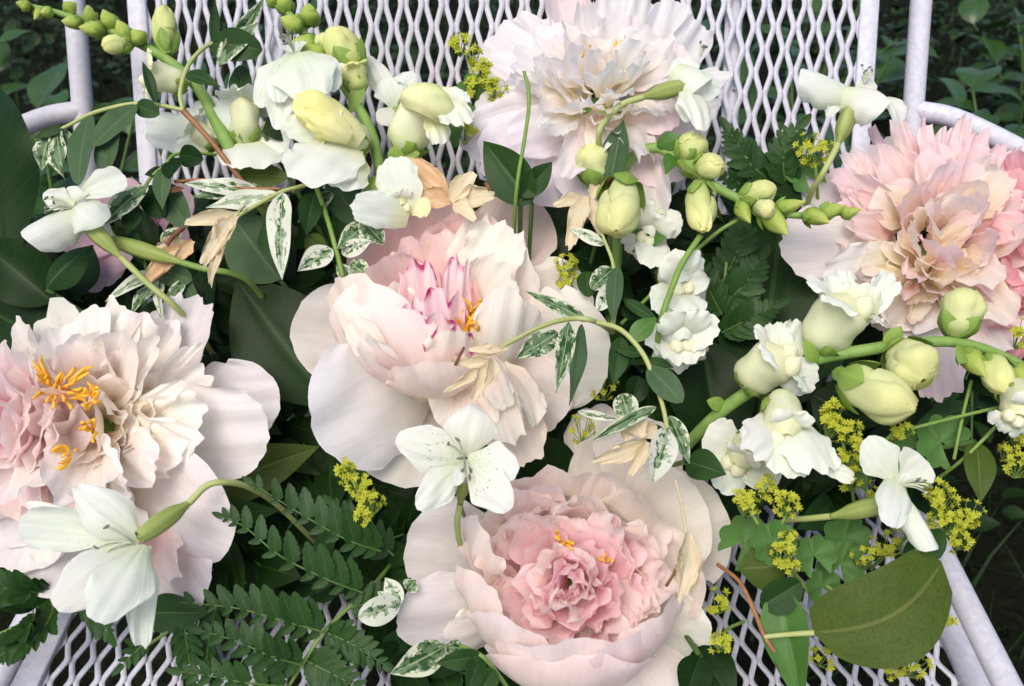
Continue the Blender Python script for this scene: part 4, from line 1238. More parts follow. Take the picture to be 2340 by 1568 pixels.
GS = 'snapdragon stems in the bouquet'
def snapdragons():
    g = np.random.default_rng(101)
    # --- left one reaching out over the chair post
    th = thing('snapdragon', 'snapdragon stem with tight green buds pointing out over the left chair post', 'snapdragon', seat_point(pt(560, 420, .03)), GS)
    tube_px(th, 'stem', [(48, 8, -.0), (150, 35, -.0), (270, 78, 0), (380, 135, 0), (455, 205, .0), (500, 290, .005), (545, 380, .012), (600, 470, .04), (680, 600, .09)], np.array([5, 8, 10, 11, 13, 15, 16, 15, 13]), M['snap_stem'], 10, 60)
    for a in ((70, 18, -.004, 36, 6, -.006, 26, 0), (95, 24, 0, 78, 45, -.004, 24, 0), (120, 28, -.004, 92, 30, -.01, 26, 0), (150, 30, 0, 175, 6, -.002, 34, 0), (190, 52, .0, 140, 48, -.008, 34, 0), (205, 55, 0, 200, 12, 0, 36, 0), (240, 72, -.004, 180, 62, -.012, 40, 0), (265, 70, 0, 235, 22, -.004, 44, 0),
              (305, 100, -.004, 232, 105, -.014, 44, 1), (300, 95, 0, 268, 45, -.006, 40, 0), (385, 125, 0, 375, 12, -.004, 50, 1), (330, 100, -.006, 300, 70, -.012, 40, 0)):
        bud(th, *a, rng=g)
    bloom(th, 430, 195, -.004, 335, 175, -.018, 62, (-.3, .8, .5), g, lower=.7, upper=.75, sep=.35, lip=(SPY, srgb(238, 240, 205), srgb(240, 242, 215)))
    # open white blooms low on the stem
    b = bloom(th, 560, 330, .01, 560, 235, .004, 78, (0, .5, .8), g, lower=1.1, upper=.8, lip=PAL_LIPG)
    W3 = (SPY, SW, SW)
    G = lambda *a, **k: pp(b, *a, rng=g, mat=M['snap_petal'], name='lip_petal', **k)
    G(560, 330, .012, 505, 230, -.004, 110, W3, n=(-.2, .1, 1), b=.3, cup=-.3, c=.3, ruf=.04, rag=.05, base=.6)
    G(590, 320, .012, 560, 385, -.006, 150, W3, n=(0, -.2, 1), b=.3, cup=-.3, c=.4, ruf=.03, rag=.03, base=.7)
    G(590, 300, .014, 655, 345, .004, 90, W3, n=(.2, -.1, 1), b=.3, cup=.3, c=.4, ruf=.03, rag=.03, base=.6)
    G(580, 260, .016, 530, 200, .006, 70, (SPY, GREENW, SW), n=(-.2, .2, 1), b=.3, cup=.3, c=.4, ruf=.03, rag=.03, base=.6)
    b = bloom(th, 500, 330, .02, 440, 300, .014, 60, (0, .6, .7), g, lower=.8, upper=.8, lip=PAL_LIPG)
    G = lambda *a, **k: pp(b, *a, rng=g, mat=M['snap_petal'], name='lip_petal', **k)
    LG = (SPY, srgb(226, 232, 222), srgb(228, 234, 228))
    G(470, 330, .02, 335, 285, .008, 90, LG, n=(-.1, .2, 1), b=.25, cup=-.3, c=.3, ruf=.03, rag=.05, base=.6)
    G(480, 310, .02, 440, 240, .010, 110, LG, n=(0, .3, 1), b=.2, cup=.3, c=.3, ruf=.03, rag=.06, base=.6)
    G(470, 330, .02, 400, 350, .010, 60, LG, n=(-.1, -.2, 1), b=.2, cup=.3, c=.3, ruf=.03, rag=.05, base=.6)
    leaf(th, 500, 330, .02, 610, 420, .03, 34, M['mid_leaf'], g, b=.2)
    # --- second one
    th = thing('snapdragon', 'snapdragon stem with large pale yellow open blooms above the central peony', 'snapdragon', seat_point(pt(880, 420, .02)), GS)
    tube_px(th, 'stem', [(590, -40, 0), (650, 20, 0), (700, 85, 0), (760, 160, 0), (815, 240, 0), (850, 310, .004), (868, 385, .012), (890, 470, .04), (930, 640, .1)], np.array([7, 9, 10, 11, 12, 13, 13, 13, 12]), M['snap_stem'], 10, 60)
    for a in ((640, 10, 0, 600, -20, -.004, 40, 0), (660, 30, 0, 640, -10, -.004, 44, 0), (690, 65, -.002, 640, 40, -.014, 46, 0), (705, 60, 0, 705, 8, -.004, 52, 0), (720, 110, -.004, 665, 95, -.016, 60, 0), (740, 130, -.004, 690, 130, -.016, 56, 0), (745, 130, -.004, 735, 75, -.014, 48, 1)):
        bud(th, *a, rng=g)
    bud(th, 815, 170, -.002, 755, 65, -.014, 86, 1, rng=g, sep=.55)
    bloom(th, 820, 215, .0, 800, 150, -.012, 62, (.2, .7, .6), g, pal=PAL_BUD1, lower=.5, upper=.5, lip=(SPY, SY, SY), sep=.6)
    b = bloom(th, 838, 345, -.002, 745, 290, -.024, 88, (-.55, .6, .6), g, lower=.55, upper=.35, sep=.3, lip=(SPY, SW, SW), pal_bulge=(SPY, srgb(240, 236, 150), srgb(240, 236, 160)))
    G = lambda *a, **k: pp(b, *a, rng=g, mat=M['snap_petal'], name='lip_petal', **k)
    body(b, 'hood', pt(825, 325, -.014), pt(672, 218, -.04), 42 * pxs(260), [.6, .85, .92, 1, 1.05, .95, .12], (SPY, srgb(240, 238, 170), srgb(238, 236, 158)), 'snap_petal', seg=28, n=20, ribs=2, ramp_=.06, seam=.09)
    HY = (SPY, srgb(241, 239, 176), srgb(240, 238, 164))
    G(800, 296, -.03, 668, 232, -.044, 74, HY, n=(-.3, .3, 1), b=.5, cup=-1.1, c=.45, ruf=.02, rag=.02, base=.7, wide=.5)
    G(800, 318, -.03, 700, 270, -.046, 66, HY, n=(-.2, -.3, 1), b=.4, cup=-1.0, c=.4, ruf=.03, rag=.03, base=.7, wide=.5)
    G(790, 320, -.012, 690, 415, -.04, 170, (SPY, SW, SW), n=(-.2, -.2, 1), b=.3, cup=-.35, c=.4, ruf=.025, rag=.03, base=.65, wide=.45)
    G(800, 330, -.010, 775, 430, -.03, 120, (SPY, SPY, SW), n=(.2, -.2, 1), b=.2, cup=-.35, c=.35, ruf=.02, rag=.02, base=.65)
    G(760, 290, -.012, 650, 300, -.03, 80, (SPY, SW, SW), n=(-.2, .1, 1), b=.2, cup=-.2, c=.35, ruf=.03, rag=.04, base=.65)
    b = bloom(th, 915, 350, .0, 985, 235, -.02, 100, (.2, .8, .4), g, pal=(srgb(220, 230, 170), srgb(236, 240, 206), srgb(238, 240, 206)), lower=.6, upper=.6, sep=.28, lip=(SPY, srgb(240, 242, 214), SW))
    G = lambda *a, **k: pp(b, *a, rng=g, mat=M['snap_petal'], name='lip_petal', **k)
    body(b, 'hood', pt(965, 270, -.024), pt(1000, 195, -.034), 62 * pxs(240), [.7, 1, 1.05, 1, .8, .1], (SPY, srgb(236, 240, 190), srgb(226, 234, 160)), 'snap_petal', seg=28, n=20, ribs=2, ramp_=.06, seam=.09)
    G(985, 215, -.026, 1062, 285, -.034, 90, (srgb(238, 240, 200), srgb(242, 243, 215), SW), n=(.4, .3, 1), b=.4, cup=-.3, c=.3, ruf=.05, rag=.06, base=.7)
    G(1000, 210, -.02, 1068, 240, -.02, 60, (SPY, SW, SW), n=(.4, .2, 1), b=.4, cup=-.3, c=.3, ruf=.04, rag=.05, base=.7)
    G(985, 260, -.024, 1010, 330, -.02, 60, (SPY, SPY, SW), n=(.4, -.2, 1), b=.4, cup=-.4, c=.3, ruf=.04, rag=.05, base=.7)
    for a in ((850, 320, 0, 775, 330, -.02, 48), (905, 380, 0, 905, 330, -.012, 40), (905, 365, 0, 960, 350, -.01, 34), (860, 400, 0, 850, 450, -.006, 60), (800, 260, 0, 830, 180, -.01, 34)):
        leaf(th, *a, M['bract'], g, name='sepal', b=.3, fold=-.2, tip=.8, widest=.5)
    # white lip hanging over the central peony
    b = bloom(th, 900, 400, .01, 920, 470, -.005, 52, (0, .2, 1), g, lower=.6, upper=.6, lip=(SPY, SW, SW), sep=.3)
    G = lambda *a, **k: pp(b, *a, rng=g, mat=M['snap_petal'], name='lip_petal', **k)
    G(930, 490, .0, 893, 360, -.02, 105, (SPY, SW, SW), n=(-.2, .1, 1), b=.25, cup=-.35, c=.35, ruf=.02, rag=.03, base=.7, wide=.4)
    G(935, 490, .0, 803, 470, -.02, 85, (SPY, SW, SW), n=(-.2, -.1, 1), b=.25, cup=-.35, c=.35, ruf=.02, rag=.03, base=.75, wide=.4)
    G(940, 480, .0, 985, 470, -.01, 46, (SPY, srgb(244, 240, 190), SPY), n=(.2, .1, 1), b=.2, cup=-.3, c=.4, ruf=.02, rag=.02, base=.6)
    # --- right centre, arching
    th = thing('snapdragon', 'arching snapdragon stem of pale green buds with tip pointing at the pompon peony', 'snapdragon', seat_point(pt(1410, 640, .05)), GS)
    tube_px(th, 'stem', [(1390, 760, .09), (1405, 640, .05), (1412, 540, .03), (1408, 440, .012), (1440, 365, .0), (1500, 338, -.006), (1560, 375, -.01), (1640, 430, -.012), (1720, 468, -.014), (1800, 490, -.016), (1880, 492, -.018), (1955, 480, -.02)], np.array([13, 13, 13, 12, 12, 12, 12, 11, 10, 8, 7, 5]), M['snap_stem'], 10, 80)
    for a in ((1368, 425, .004, 1345, 328, -.012, 78, 2), (1425, 415, -.004, 1408, 528, -.03, 92, 2), (1560, 370, -.012, 1600, 305, -.024, 66, 1), (1590, 375, -.012, 1650, 385, -.026, 58, 1), (1600, 400, -.012, 1530, 325, -.01, 48, 0), (1600, 420, -.014, 1608, 528, -.026, 62, 1), (1690, 450, -.016, 1775, 430, -.026, 52, 1), (1725, 470, -.018, 1765, 480, -.034, 38, 2), (1740, 480, -.016, 1800, 538, -.024, 50, 0),
              (1770, 480, -.016, 1842, 460, -.024, 40, 0), (1835, 490, -.018, 1895, 510, -.026, 40, 0), (1870, 488, -.02, 1935, 470, -.026, 40, 0), (1920, 490, -.02, 1968, 478, -.026, 30, 0), (1690, 460, -.012, 1715, 510, -.016, 36, 0)):
        bud(th, *a, rng=g)
    leaf(th, 1430, 560, .02, 1530, 535, .0, 55, M['bright_leaf'], g, b=.3, fold=.25)
    leaf(th, 1500, 335, -.01, 1560, 310, -.02, 44, M['bright_leaf'], g, b=.4, fold=-.2)
    leaf(th, 1535, 350, -.01, 1520, 400, -.02, 34, M['bright_leaf'], g, b=.4, fold=-.2)
    # --- right, long arching stem across
    th = thing('snapdragon', 'thick arching snapdragon stem with white open blooms crossing below the pompon peony', 'snapdragon', seat_point(pt(1600, 1000, .05)), GS)
    tube_px(th, 'stem', [(1480, 1120, .10), (1610, 975, .035), (1720, 890, .01), (1850, 825, -.005), (1980, 800, -.012), (2080, 785, -.014), (2180, 782, -.014), (2270, 805, -.012), (2360, 850, -.01), (2420, 900, -.006)], np.array([14, 15, 16, 15, 14, 13, 12, 11, 10, 9]), M['snap_stem'], 12, 70)
    GW = (srgb(226, 231, 202), srgb(230, 235, 224), SW)
    b = bloom(th, 1868, 800, -.004, 1945, 690, -.03, 118, (-.6, .5, .6), g, lower=.5, upper=.7, sep=.25, lip=GW)
    G = lambda *a, **k: pp(b, *a, rng=g, mat=M['snap_petal'], name='lip_petal', **k)
    G(1930, 720, -.02, 1880, 640, -.034, 80, GW, n=(-.2, .2, 1), b=-.25, cup=.6, c=.35, ruf=.06, rag=.07, base=.7, twist=.4)
    G(1940, 710, -.02, 1915, 618, -.03, 70, GW, n=(.1, .2, 1), b=-.2, cup=.6, c=.3, ruf=.06, rag=.07, base=.7)
    G(1960, 730, -.02, 2035, 625, -.03, 70, GW, n=(.2, .1, 1), b=.25, cup=.7, c=.3, ruf=.04, rag=.04, base=.7)
    G(1950, 740, -.02, 1990, 650, -.036, 90, (SPY, SPY, GW[1]), n=(.1, .1, 1), b=.2, cup=-.4, c=.35, ruf=.03, rag=.04, base=.7)
    b = bloom(th, 1700, 880, .008, 1790, 815, -.012, 110, (-.4, .6, .6), g, lower=.6, upper=.6, sep=.22, lip=GW)
    G = lambda *a, **k: pp(b, *a, rng=g, mat=M['snap_petal'], name='lip_petal', **k)
    G(1790, 830, -.004, 1760, 740, -.012, 80, GW, n=(-.2, .2, 1), b=-.2, cup=.5, c=.3, ruf=.06, rag=.07, base=.7)
    G(1800, 820, -.004, 1830, 735, -.008, 80, GW, n=(.1, .2, 1), b=-.2, cup=.5, c=.3, ruf=.06, rag=.07, base=.7)
    G(1780, 850, -.004, 1870, 870, -.004, 90, GW, n=(.1, -.2, 1), b=.2, cup=-.4, c=.35, ruf=.03, rag=.04, base=.7)
    # hanging bloom and buds
    b = bloom(th, 1775, 915, -.004, 1795, 995, -.02, 96, (.1, .3, 1), g, lower=.6, upper=.5, sep=.5, lip=GW)
    G = lambda *a, **k: pp(b, *a, rng=g, mat=M['snap_petal'], name='lip_petal', **k)
    G(1770, 960, -.01, 1715, 1040, -.03, 110, GW, n=(-.3, -.1, 1), b=.3, cup=-.35, c=.3, ruf=.04, rag=.05, base=.65)
    G(1800, 960, -.012, 1880, 1080, -.03, 130, GW, n=(.2, -.1, 1), b=.3, cup=-.3, c=.25, ruf=.05, rag=.06, base=.6)
    G(1790, 970, -.014, 1800, 1090, -.026, 120, (SPY, GW[0], GW[1]), n=(0, -.1, 1), b=.25, cup=-.35, c=.4, ruf=.03, rag=.04, base=.6)
    G(1870, 1060, -.02, 1950, 1095, -.02, 40, GW, n=(.1, .1, 1), b=.3, cup=.6, c=.3, ruf=.03, rag=.03, base=.7)
    b = bloom(th, 1720, 1000, .02, 1680, 1060, .012, 80, (0, .3, 1), g, lower=.8, upper=.6, sep=.3, lip=GW)
    G = lambda *a, **k: pp(b, *a, rng=g, mat=M['snap_petal'], name='lip_petal', **k)
    G(1690, 1030, .02, 1610, 990, .012, 110, GW, n=(-.1, .2, 1), b=.3, cup=-.3, c=.45, ruf=.02, rag=.02, base=.6)
    G(1690, 1040, .02, 1640, 1120, .016, 100, GW, n=(-.1, -.2, 1), b=.3, cup=-.3, c=.4, ruf=.03, rag=.03, base=.6)
    G(1720, 1040, .02, 1760, 1115, .016, 90, (SPY, GW[0], GW[1]), n=(.1, -.2, 1), b=.3, cup=-.3, c=.4, ruf=.03, rag=.05, base=.6)
    for a in ((1922, 858, -.012, 2092, 938, -.034, 104, 2), (2055, 795, -.014, 2110, 870, -.034, 104, 2), (2180, 770, -.014, 2215, 660, -.024, 88, 2), (2200, 800, -.012, 2250, 860, -.02, 50, 0), (2260, 815, -.012, 2300, 900, -.022, 66, 1), (2310, 840, -.01, 2350, 900, -.02, 60, 0)):
        bud(th, *a, rng=g, sep=.4)
    bloom(th, 2310, 880, -.012, 2325, 950, -.03, 70, (.1, .2, 1), g, lower=.6, upper=.6, sep=.45)
    for a in ((2050, 790, -.014, 2035, 750, -.02, 40), (2020, 800, -.014, 2060, 745, -.024, 42), (1870, 830, -.008, 1835, 780, -.02, 36), (1750, 890, .004, 1690, 850, -.002, 36), (1660, 930, .02, 1615, 915, .014, 34), (1900, 850, -.006, 1940, 860, -.02, 36), (2200, 790, -.014, 2190, 830, -.024, 44)):
        leaf(th, *a, M['bract'], g, name='bract', b=.4, fold=-.2, tip=.8, widest=.5)
    # --- white blooms hanging right of the central peony
    th = thing('snapdragon', 'drooping white snapdragon blooms half hidden between the central peony and dark leaves', 'snapdragon', seat_point(pt(1540, 700, .06)), GS)
    tube_px(th, 'stem', [(1500, 470, .02), (1515, 560, .03), (1520, 660, .035), (1530, 780, .045), (1540, 900, .09)], np.array([10, 11, 11, 12, 12]), M['snap_stem'], 10, 40)
    for x0, y0, x1, y1, w in ((1510, 500, 1480, 540, 66), (1520, 620, 1560, 650, 74), (1525, 730, 1560, 780, 80)):
        b = bloom(th, x0, y0, .022, x1, y1, .006, w, (.1, .5, .9), g, lower=.9, upper=.9, sep=.25, lip=GW, pal=(SPY, srgb(232, 236, 222), SW))
    G = lambda *a, **k: pp(b, *a, rng=g, mat=M['snap_petal'], name='lip_petal', **k)
    G(1540, 660, .014, 1550, 570, -.002, 70, GW, n=(0, .2, 1), b=.3, cup=.3, c=.5, ruf=.03, rag=.03, base=.6)
    G(1560, 670, .012, 1618, 620, -.004, 60, GW, n=(.2, .1, 1), b=-.3, cup=.7, c=.5, ruf=.03, rag=.03, base=.6, curl=.8)
    G(1540, 660, .012, 1500, 715, -.004, 90, GW, n=(-.1, -.2, 1), b=.3, cup=-.3, c=.4, ruf=.03, rag=.03, base=.6)
    G(1550, 670, .012, 1590, 720, -.004, 90, GW, n=(.2, -.2, 1), b=.3, cup=-.3, c=.5, ruf=.03, rag=.02, base=.6)
    G(1540, 740, .016, 1635, 775, .0, 110, GW, n=(.2, .1, 1), b=.3, cup=-.3, c=.45, ruf=.03, rag=.05, base=.6)
    G(1540, 760, .016, 1560, 835, .006, 110, GW, n=(.1, -.2, 1), b=.3, cup=.3, c=.4, ruf=.05, rag=.06, base=.6)
    G(1520, 750, .016, 1490, 800, .006, 90, GW, n=(-.1, -.2, 1), b=.3, cup=-.3, c=.4, ruf=.04, rag=.04, base=.6)
    G(1500, 520, .016, 1450, 470, .004, 80, GW, n=(-.1, .2, 1), b=.3, cup=-.3, c=.4, ruf=.03, rag=.03, base=.6)
    G(1500, 520, .016, 1560, 505, .004, 70, GW, n=(.1, .2, 1), b=.3, cup=-.3, c=.4, ruf=.03, rag=.03, base=.6)
    G(1500, 530, .016, 1480, 610, .004, 80, GW, n=(-.1, -.1, 1), b=.3, cup=-.3, c=.4, ruf=.03, rag=.03, base=.6)
snapdragons()
# ------------------------------------------------------------------ white lily-like flowers with ribbed green ovaries
LWH = srgb(230, 235, 228)
PAL_LILY = (srgb(220, 230, 196), srgb(229, 234, 223), LWH)
GL = 'white lily-like blooms on thin stalks'
def lily(label, petals, ovary, stem, seed, stam=None, ow=36):
    g = np.random.default_rng(seed)
    th = thing('lily_flower', label, 'lily', pt(*stem[-1]), GL)
    for p in petals:
        x0, y0, o0, x1, y1, o1, w = p[:7]
        k = dict(p[7]) if len(p) > 7 else {}
        sp = k.pop('speck', False)
        k.setdefault('n', (0, 0, 1)); k.setdefault('b', .3); k.setdefault('cup', .3); k.setdefault('c', .5)
        k.setdefault('ruf', .012); k.setdefault('rag', .01); k.setdefault('base', .3); k.setdefault('wide', .6); k.setdefault('taper', .25); k.setdefault('rib', .018)
        pp(th, x0, y0, o0, x1, y1, o1, w, PAL_LILY, g, mat=M['lily_petal_speckled' if sp else 'lily_petal'], nu=27, nv=21, **k)
    for ov in ([ovary] if ovary and not isinstance(ovary[0], (list,)) else (ovary or [])):
        (a, b) = ov
        P0, P1 = pt(*a), pt(*b)
        V, f, uv = tube_geo(smooth_path([P0, (P0 + P1) / 2, P1], 14), np.array([.30, .5, .8, .95, 1, .95, .85, .6]) * ow / 2 * pxs(a[1]), 18, cap=False, ribs=6, ramp=.10)
        part('ovary', V, f, M['ovary'], th, uv=uv)
    tube_px(th, 'stalk', stem, np.array([8.5, 8, 7.5, 7.5]) * .9, M['stem_pale'] if seed % 2 else M['stem'], 8, 36)
    if stam:
        c, dr, n, L = stam
        C = pt(*c)
        for i in range(n):
            d = unit(np.asarray(dr) + g.uniform(-.55, .55, 3))
            p2 = C + d * L * g.uniform(.7, 1.1)
            tube(th, 'filament', [C, (C + p2) / 2 + UP * L * .12, p2], .0005, M['filament'], 6, 8)
            e = unit(g.uniform(-1, 1, 3))
            body(th, 'anther', p2 - e * .0016, p2 + e * .0016, .0008, [.3, 1, 1, .3], (LWH, LWH, LWH), 'anther', seg=6, n=6)
    return th

# front left, on top of the feathery peony
lily('large white lily-like flower with spotted throat lying on the feathery peony',
     [(320, 1235, -.03, 160, 1105, -.048, 118, dict(n=(.3, .3, 1), b=.45, cup=-.6, c=.4, taper=.5, wide=.45, curl=-.8)),
      (315, 1240, -.03, 42, 1195, -.044, 105, dict(n=(0, .2, 1), b=-.1, cup=.6, c=.25, speck=True, taper=.0, base=.2, wide=.8)),
      (310, 1250, -.032, 125, 1390, -.046, 150, dict(n=(-.1, .1, 1), b=.3, cup=-.5, c=.45, base=.25)),
      (330, 1245, -.036, 225, 1425, -.06, 160, dict(n=(.1, .0, 1), b=.35, cup=-.6, c=.4, base=.25)),
      (335, 1250, -.03, 322, 1485, -.036, 85, dict(n=(.2, 0, 1), b=.2, cup=.7, c=.4, curl=-.8)),
      (300, 1240, -.026, 60, 1150, -.036, 60, dict(n=(0, .3, 1), b=.2, cup=.4, c=.5))],
     ((432, 1150, -.022), (318, 1228, -.034)), [(432, 1150, -.022), (470, 1112, -.022), (510, 1102, -.02), (570, 1114, -.004), (640, 1160, .03), (720, 1240, .07)], 201,
     stam=((300, 1240, -.034), (-1, .15, .3), 6, .018), ow=44)
# centre
lily('white lily-like flower with dotted streaks facing up below the central peony',
     [(1060, 1050, -.042, 905, 1000, -.052, 110, dict(n=(0, .1, 1), b=.3, cup=-.3, c=.4, speck=True)),
      (1065, 1045, -.042, 1085, 918, -.056, 130, dict(n=(.1, .3, 1), b=.5, cup=-.5, c=.4, curl=-1.2)),
      (1055, 1055, -.04, 955, 1165, -.046, 90, dict(n=(0, -.1, 1), b=.25, cup=-.5, c=.4, base=.2)),
      (1068, 1050, -.044, 1185, 1075, -.054, 110, dict(n=(.1, .1, 1), b=.25, cup=-.3, c=.35, speck=True)),
      (1065, 1055, -.046, 1165, 1165, -.054, 105, dict(n=(.1, -.1, 1), b=.25, cup=-.35, c=.35, speck=True, curl=-.5)),
      (1060, 1055, -.044, 1040, 1110, -.05, 40, dict(n=(0, -.1, 1), b=.2, cup=.3, c=.4))],
     ((1052, 1150, -.022), (1060, 1062, -.040)), [(1052, 1150, -.022), (1045, 1200, -.01), (1060, 1260, .02), (1120, 1330, .07)], 203,
     stam=((1062, 1050, -.042), (0, .0, 1), 7, .016), ow=34)
# top left, drooping
lily('white lily-like flower with drooping petals seen from above beside the yellow snapdragon bloom',
     [(668, 125, -.028, 590, 245, -.02, 95, dict(n=(-.3, -.1, 1), b=.4, cup=-.3, c=.45)),
      (660, 120, -.03, 640, 235, -.034, 90, dict(n=(-.2, .2, 1), b=.55, cup=-.4, c=.35, speck=True)),
      (665, 130, -.03, 635, 298, -.024, 80, dict(n=(0, -.1, 1), b=.2, cup=.3, c=.4, wide=.7)),
      (680, 120, -.034, 715, 235, -.04, 150, dict(n=(.1, .2, 1), b=.5, cup=-.35, c=.35, base=.35, wide=.5)),
      (690, 120, -.03, 765, 210, -.03, 110, dict(n=(.3, .2, 1), b=.45, cup=-.3, c=.4, base=.35)),
      (675, 130, -.028, 672, 96, -.016, 60, dict(n=(0, .4, 1), b=.3, cup=.3, c=.4, speck=True))],
     ((700, 175, .0), (675, 128, -.022)), [(700, 175, .0), (715, 230, .02), (740, 330, .05), (780, 480, .09)], 205,
     stam=((672, 118, -.032), (0, .6, .7), 7, .014), ow=30)
# left, rolled back petals
lily('white lily-like flower with rolled-back petals and two green ovary stalks at the left edge',
     [(178, 482, -.026, 55, 545, -.034, 165, dict(n=(-.1, .3, 1), b=.25, cup=-1.9, c=.3, base=.75, wide=.4, taper=.15, rag=.006)),
      (172, 470, -.028, 238, 512, -.03, 135, dict(n=(.4, .4, 1), b=.85, cup=-1.2, c=.3, base=.6)),
      (170, 468, -.026, 98, 445, -.028, 60, dict(n=(-.1, .2, 1), b=.1, cup=.5, c=.6)),
      (180, 450, -.024, 290, 412, -.026, 80, dict(n=(.1, .4, 1), b=.3, cup=.5, c=.3, taper=0)),
      (170, 470, -.024, 165, 425, -.03, 70, dict(n=(-.2, .3, 1), b=.5, cup=-.6, c=.4, speck=True)),
      (185, 475, -.02, 245, 490, -.022, 60, dict(n=(0, .1, 1), b=.2, cup=.4, c=.4))],
     [[(276, 588, -.016), (178, 490, -.024)]], [(276, 588, -.016), (335, 645, -.008), (405, 705, .006), (460, 770, .05), (520, 860, .1)], 207,
     stam=((165, 475, -.026), (-1, .0, .4), 6, .014), ow=38)
lily('spent lily-like stalk with ribbed ovary and one curled petal behind the rolled-back white flower',
     [(262, 545, .0, 215, 520, -.006, 45, dict(n=(0, .2, 1), b=.3, cup=.5, c=.4))],
     [[(415, 600, -.004), (255, 550, -.006)]], [(415, 600, -.004), (470, 615, -.004), (530, 625, .0), (580, 655, .02), (640, 740, .08)], 208, ow=36)
# top right with curled-back petals
lily('white lily-like flower with two tightly rolled petals standing above the pompon peony',
     [(1950, 215, -.02, 1828, 165, -.026, 150, dict(n=(.1, .5, 1), b=.2, cup=-1.9, c=.3, base=.75, wide=.4, taper=.15, rag=.006)),
      (1930, 205, -.024, 2032, 235, -.03, 175, dict(n=(.1, .5, 1), b=.3, cup=-1.9, c=.3, base=.75, wide=.4, taper=.15, rag=.006)),
      (2020, 225, -.015, 2050, 285, -.012, 60, dict(n=(.3, .2, 1), b=.9, cup=.3, c=.4, base=.5)),
      (1925, 215, -.016, 1890, 270, -.01, 34, dict(n=(-.2, .1, 1), b=.4, cup=.4, c=.6)),
      (1960, 205, -.018, 2000, 190, -.016, 50, dict(n=(0, .4, 1), b=.3, cup=.5, c=.4))],
     [[(1915, 330, -.008), (1945, 245, -.02)]], [(1915, 330, -.008), (1895, 370, -.006), (1875, 405, .0), (1850, 450, .02), (1820, 560, .08)], 209,
     stam=((1975, 190, -.02), (.3, .9, .2), 5, .01), ow=36)
# top, in front of the white peony
lily('white lily-like flower with rolled petals in front of the white feathery peony',
     [(1545, 150, -.04, 1612, 190, -.046, 180, dict(n=(.1, .4, 1), b=.3, cup=-1.9, c=.3, base=.75, wide=.4, taper=.15, rag=.006)),
      (1570, 200, -.036, 1605, 300, -.04, 90, dict(n=(.4, -.1, 1), b=.5, cup=-.7, c=.4, base=.6, wide=.45)),
      (1565, 195, -.034, 1560, 130, -.036, 70, dict(n=(-.2, .2, 1), b=.4, cup=.3, c=.4)),
      (1575, 200, -.032, 1645, 205, -.03, 70, dict(n=(.2, .1, 1), b=.3, cup=.4, c=.35)),
      (1570, 205, -.034, 1570, 280, -.034, 50, dict(n=(-.4, -.1, 1), b=.3, cup=.4, c=.4))],
     [[(1470, 222, -.03), (1568, 195, -.04)]], [(1470, 222, -.03), (1420, 240, -.028), (1385, 275, -.026), (1368, 315, -.022), (1380, 420, .03), (1400, 600, .09)], 211,
     stam=((1600, 130, -.04), (.4, .9, .2), 4, .008), ow=34)
# right low
lily('white lily-like flower with folded petals above the large olive leaf',
     [(2045, 1100, -.03, 1980, 1000, -.04, 100, dict(n=(-.1, .1, 1), b=.25, cup=-.35, c=.4)),
      (2055, 1100, -.03, 2110, 1045, -.036, 105, dict(n=(.1, .1, 1), b=-.1, cup=.4, c=.25, base=.2, taper=0, wide=.8)),
      (2050, 1095, -.032, 2035, 1205, -.044, 90, dict(n=(-.2, 0, 1), b=.3, cup=-.7, c=.35, base=.6, wide=.4)),
      (2060, 1130, -.034, 2135, 1258, -.04, 105, dict(n=(.2, 0, 1), b=.12, cup=-1.9, c=.3, base=.75, wide=.4, taper=.15, rag=.006)),
      (2050, 1110, -.03, 2075, 1080, -.036, 40, dict(n=(0, .1, 1), b=.3, cup=.4, c=.4, speck=True))],
     [[(1900, 1180, -.01), (2045, 1145, -.028)]], [(1900, 1180, -.01), (1850, 1185, .0), (1800, 1190, .012), (1740, 1210, .04), (1660, 1240, .07)], 213,
     stam=((2060, 1110, -.034), (.8, .2, .4), 5, .012), ow=40)
# small one behind the second snapdragon
lily('small white lily-like flower tucked behind the pale green snapdragon bloom',
     [(905, 240, .012, 945, 165, .004, 75, dict(n=(.1, .2, 1), b=.3, cup=-.3, c=.4)),
      (900, 240, .012, 840, 130, .006, 60, dict(n=(-.2, .2, 1), b=.3, cup=-.4, c=.45)),
      (900, 245, .01, 880, 180, .0, 70, dict(n=(0, .2, 1), b=.3, cup=.4, c=.4)),
      (905, 245, .012, 870, 285, .006, 60, dict(n=(-.1, -.1, 1), b=.3, cup=-.3, c=.4))],
     [[(910, 310, .016), (903, 245, .012)]], [(910, 310, .016), (905, 350, .02), (900, 420, .04), (920, 560, .09)], 215, ow=24)
# ------------------------------------------------------------------ foliage
rF = np.random.default_rng(301)

def sprig(name, label, cat, stems, leaves, group=None, base=None):
    """stems: (points, radius px, material); leaves: (x0,y0,o0,x1,y1,o1,w,mat[,kwargs])"""
    th = thing(name, label, cat, pt(*(base or stems[0][0][0])), group)
    for pts, r, m in stems:
        tube_px(th, 'stem', pts, np.asarray(r, float), M[m], 7, 40)
    for l in leaves:
        k = dict(l[8]) if len(l) > 8 else {}
        k.setdefault('b', rF.uniform(.12, .4))
        k.setdefault('fold', rF.uniform(.05, .3))
        k.setdefault('n', (rF.uniform(-.25, .25), rF.uniform(-.15, .25), 1))
        nm = k.pop('name', 'leaf')
        leaf(th, *l[:7], M[l[7]], rF, name=nm, nu=9, nv=19, **k)
    return th

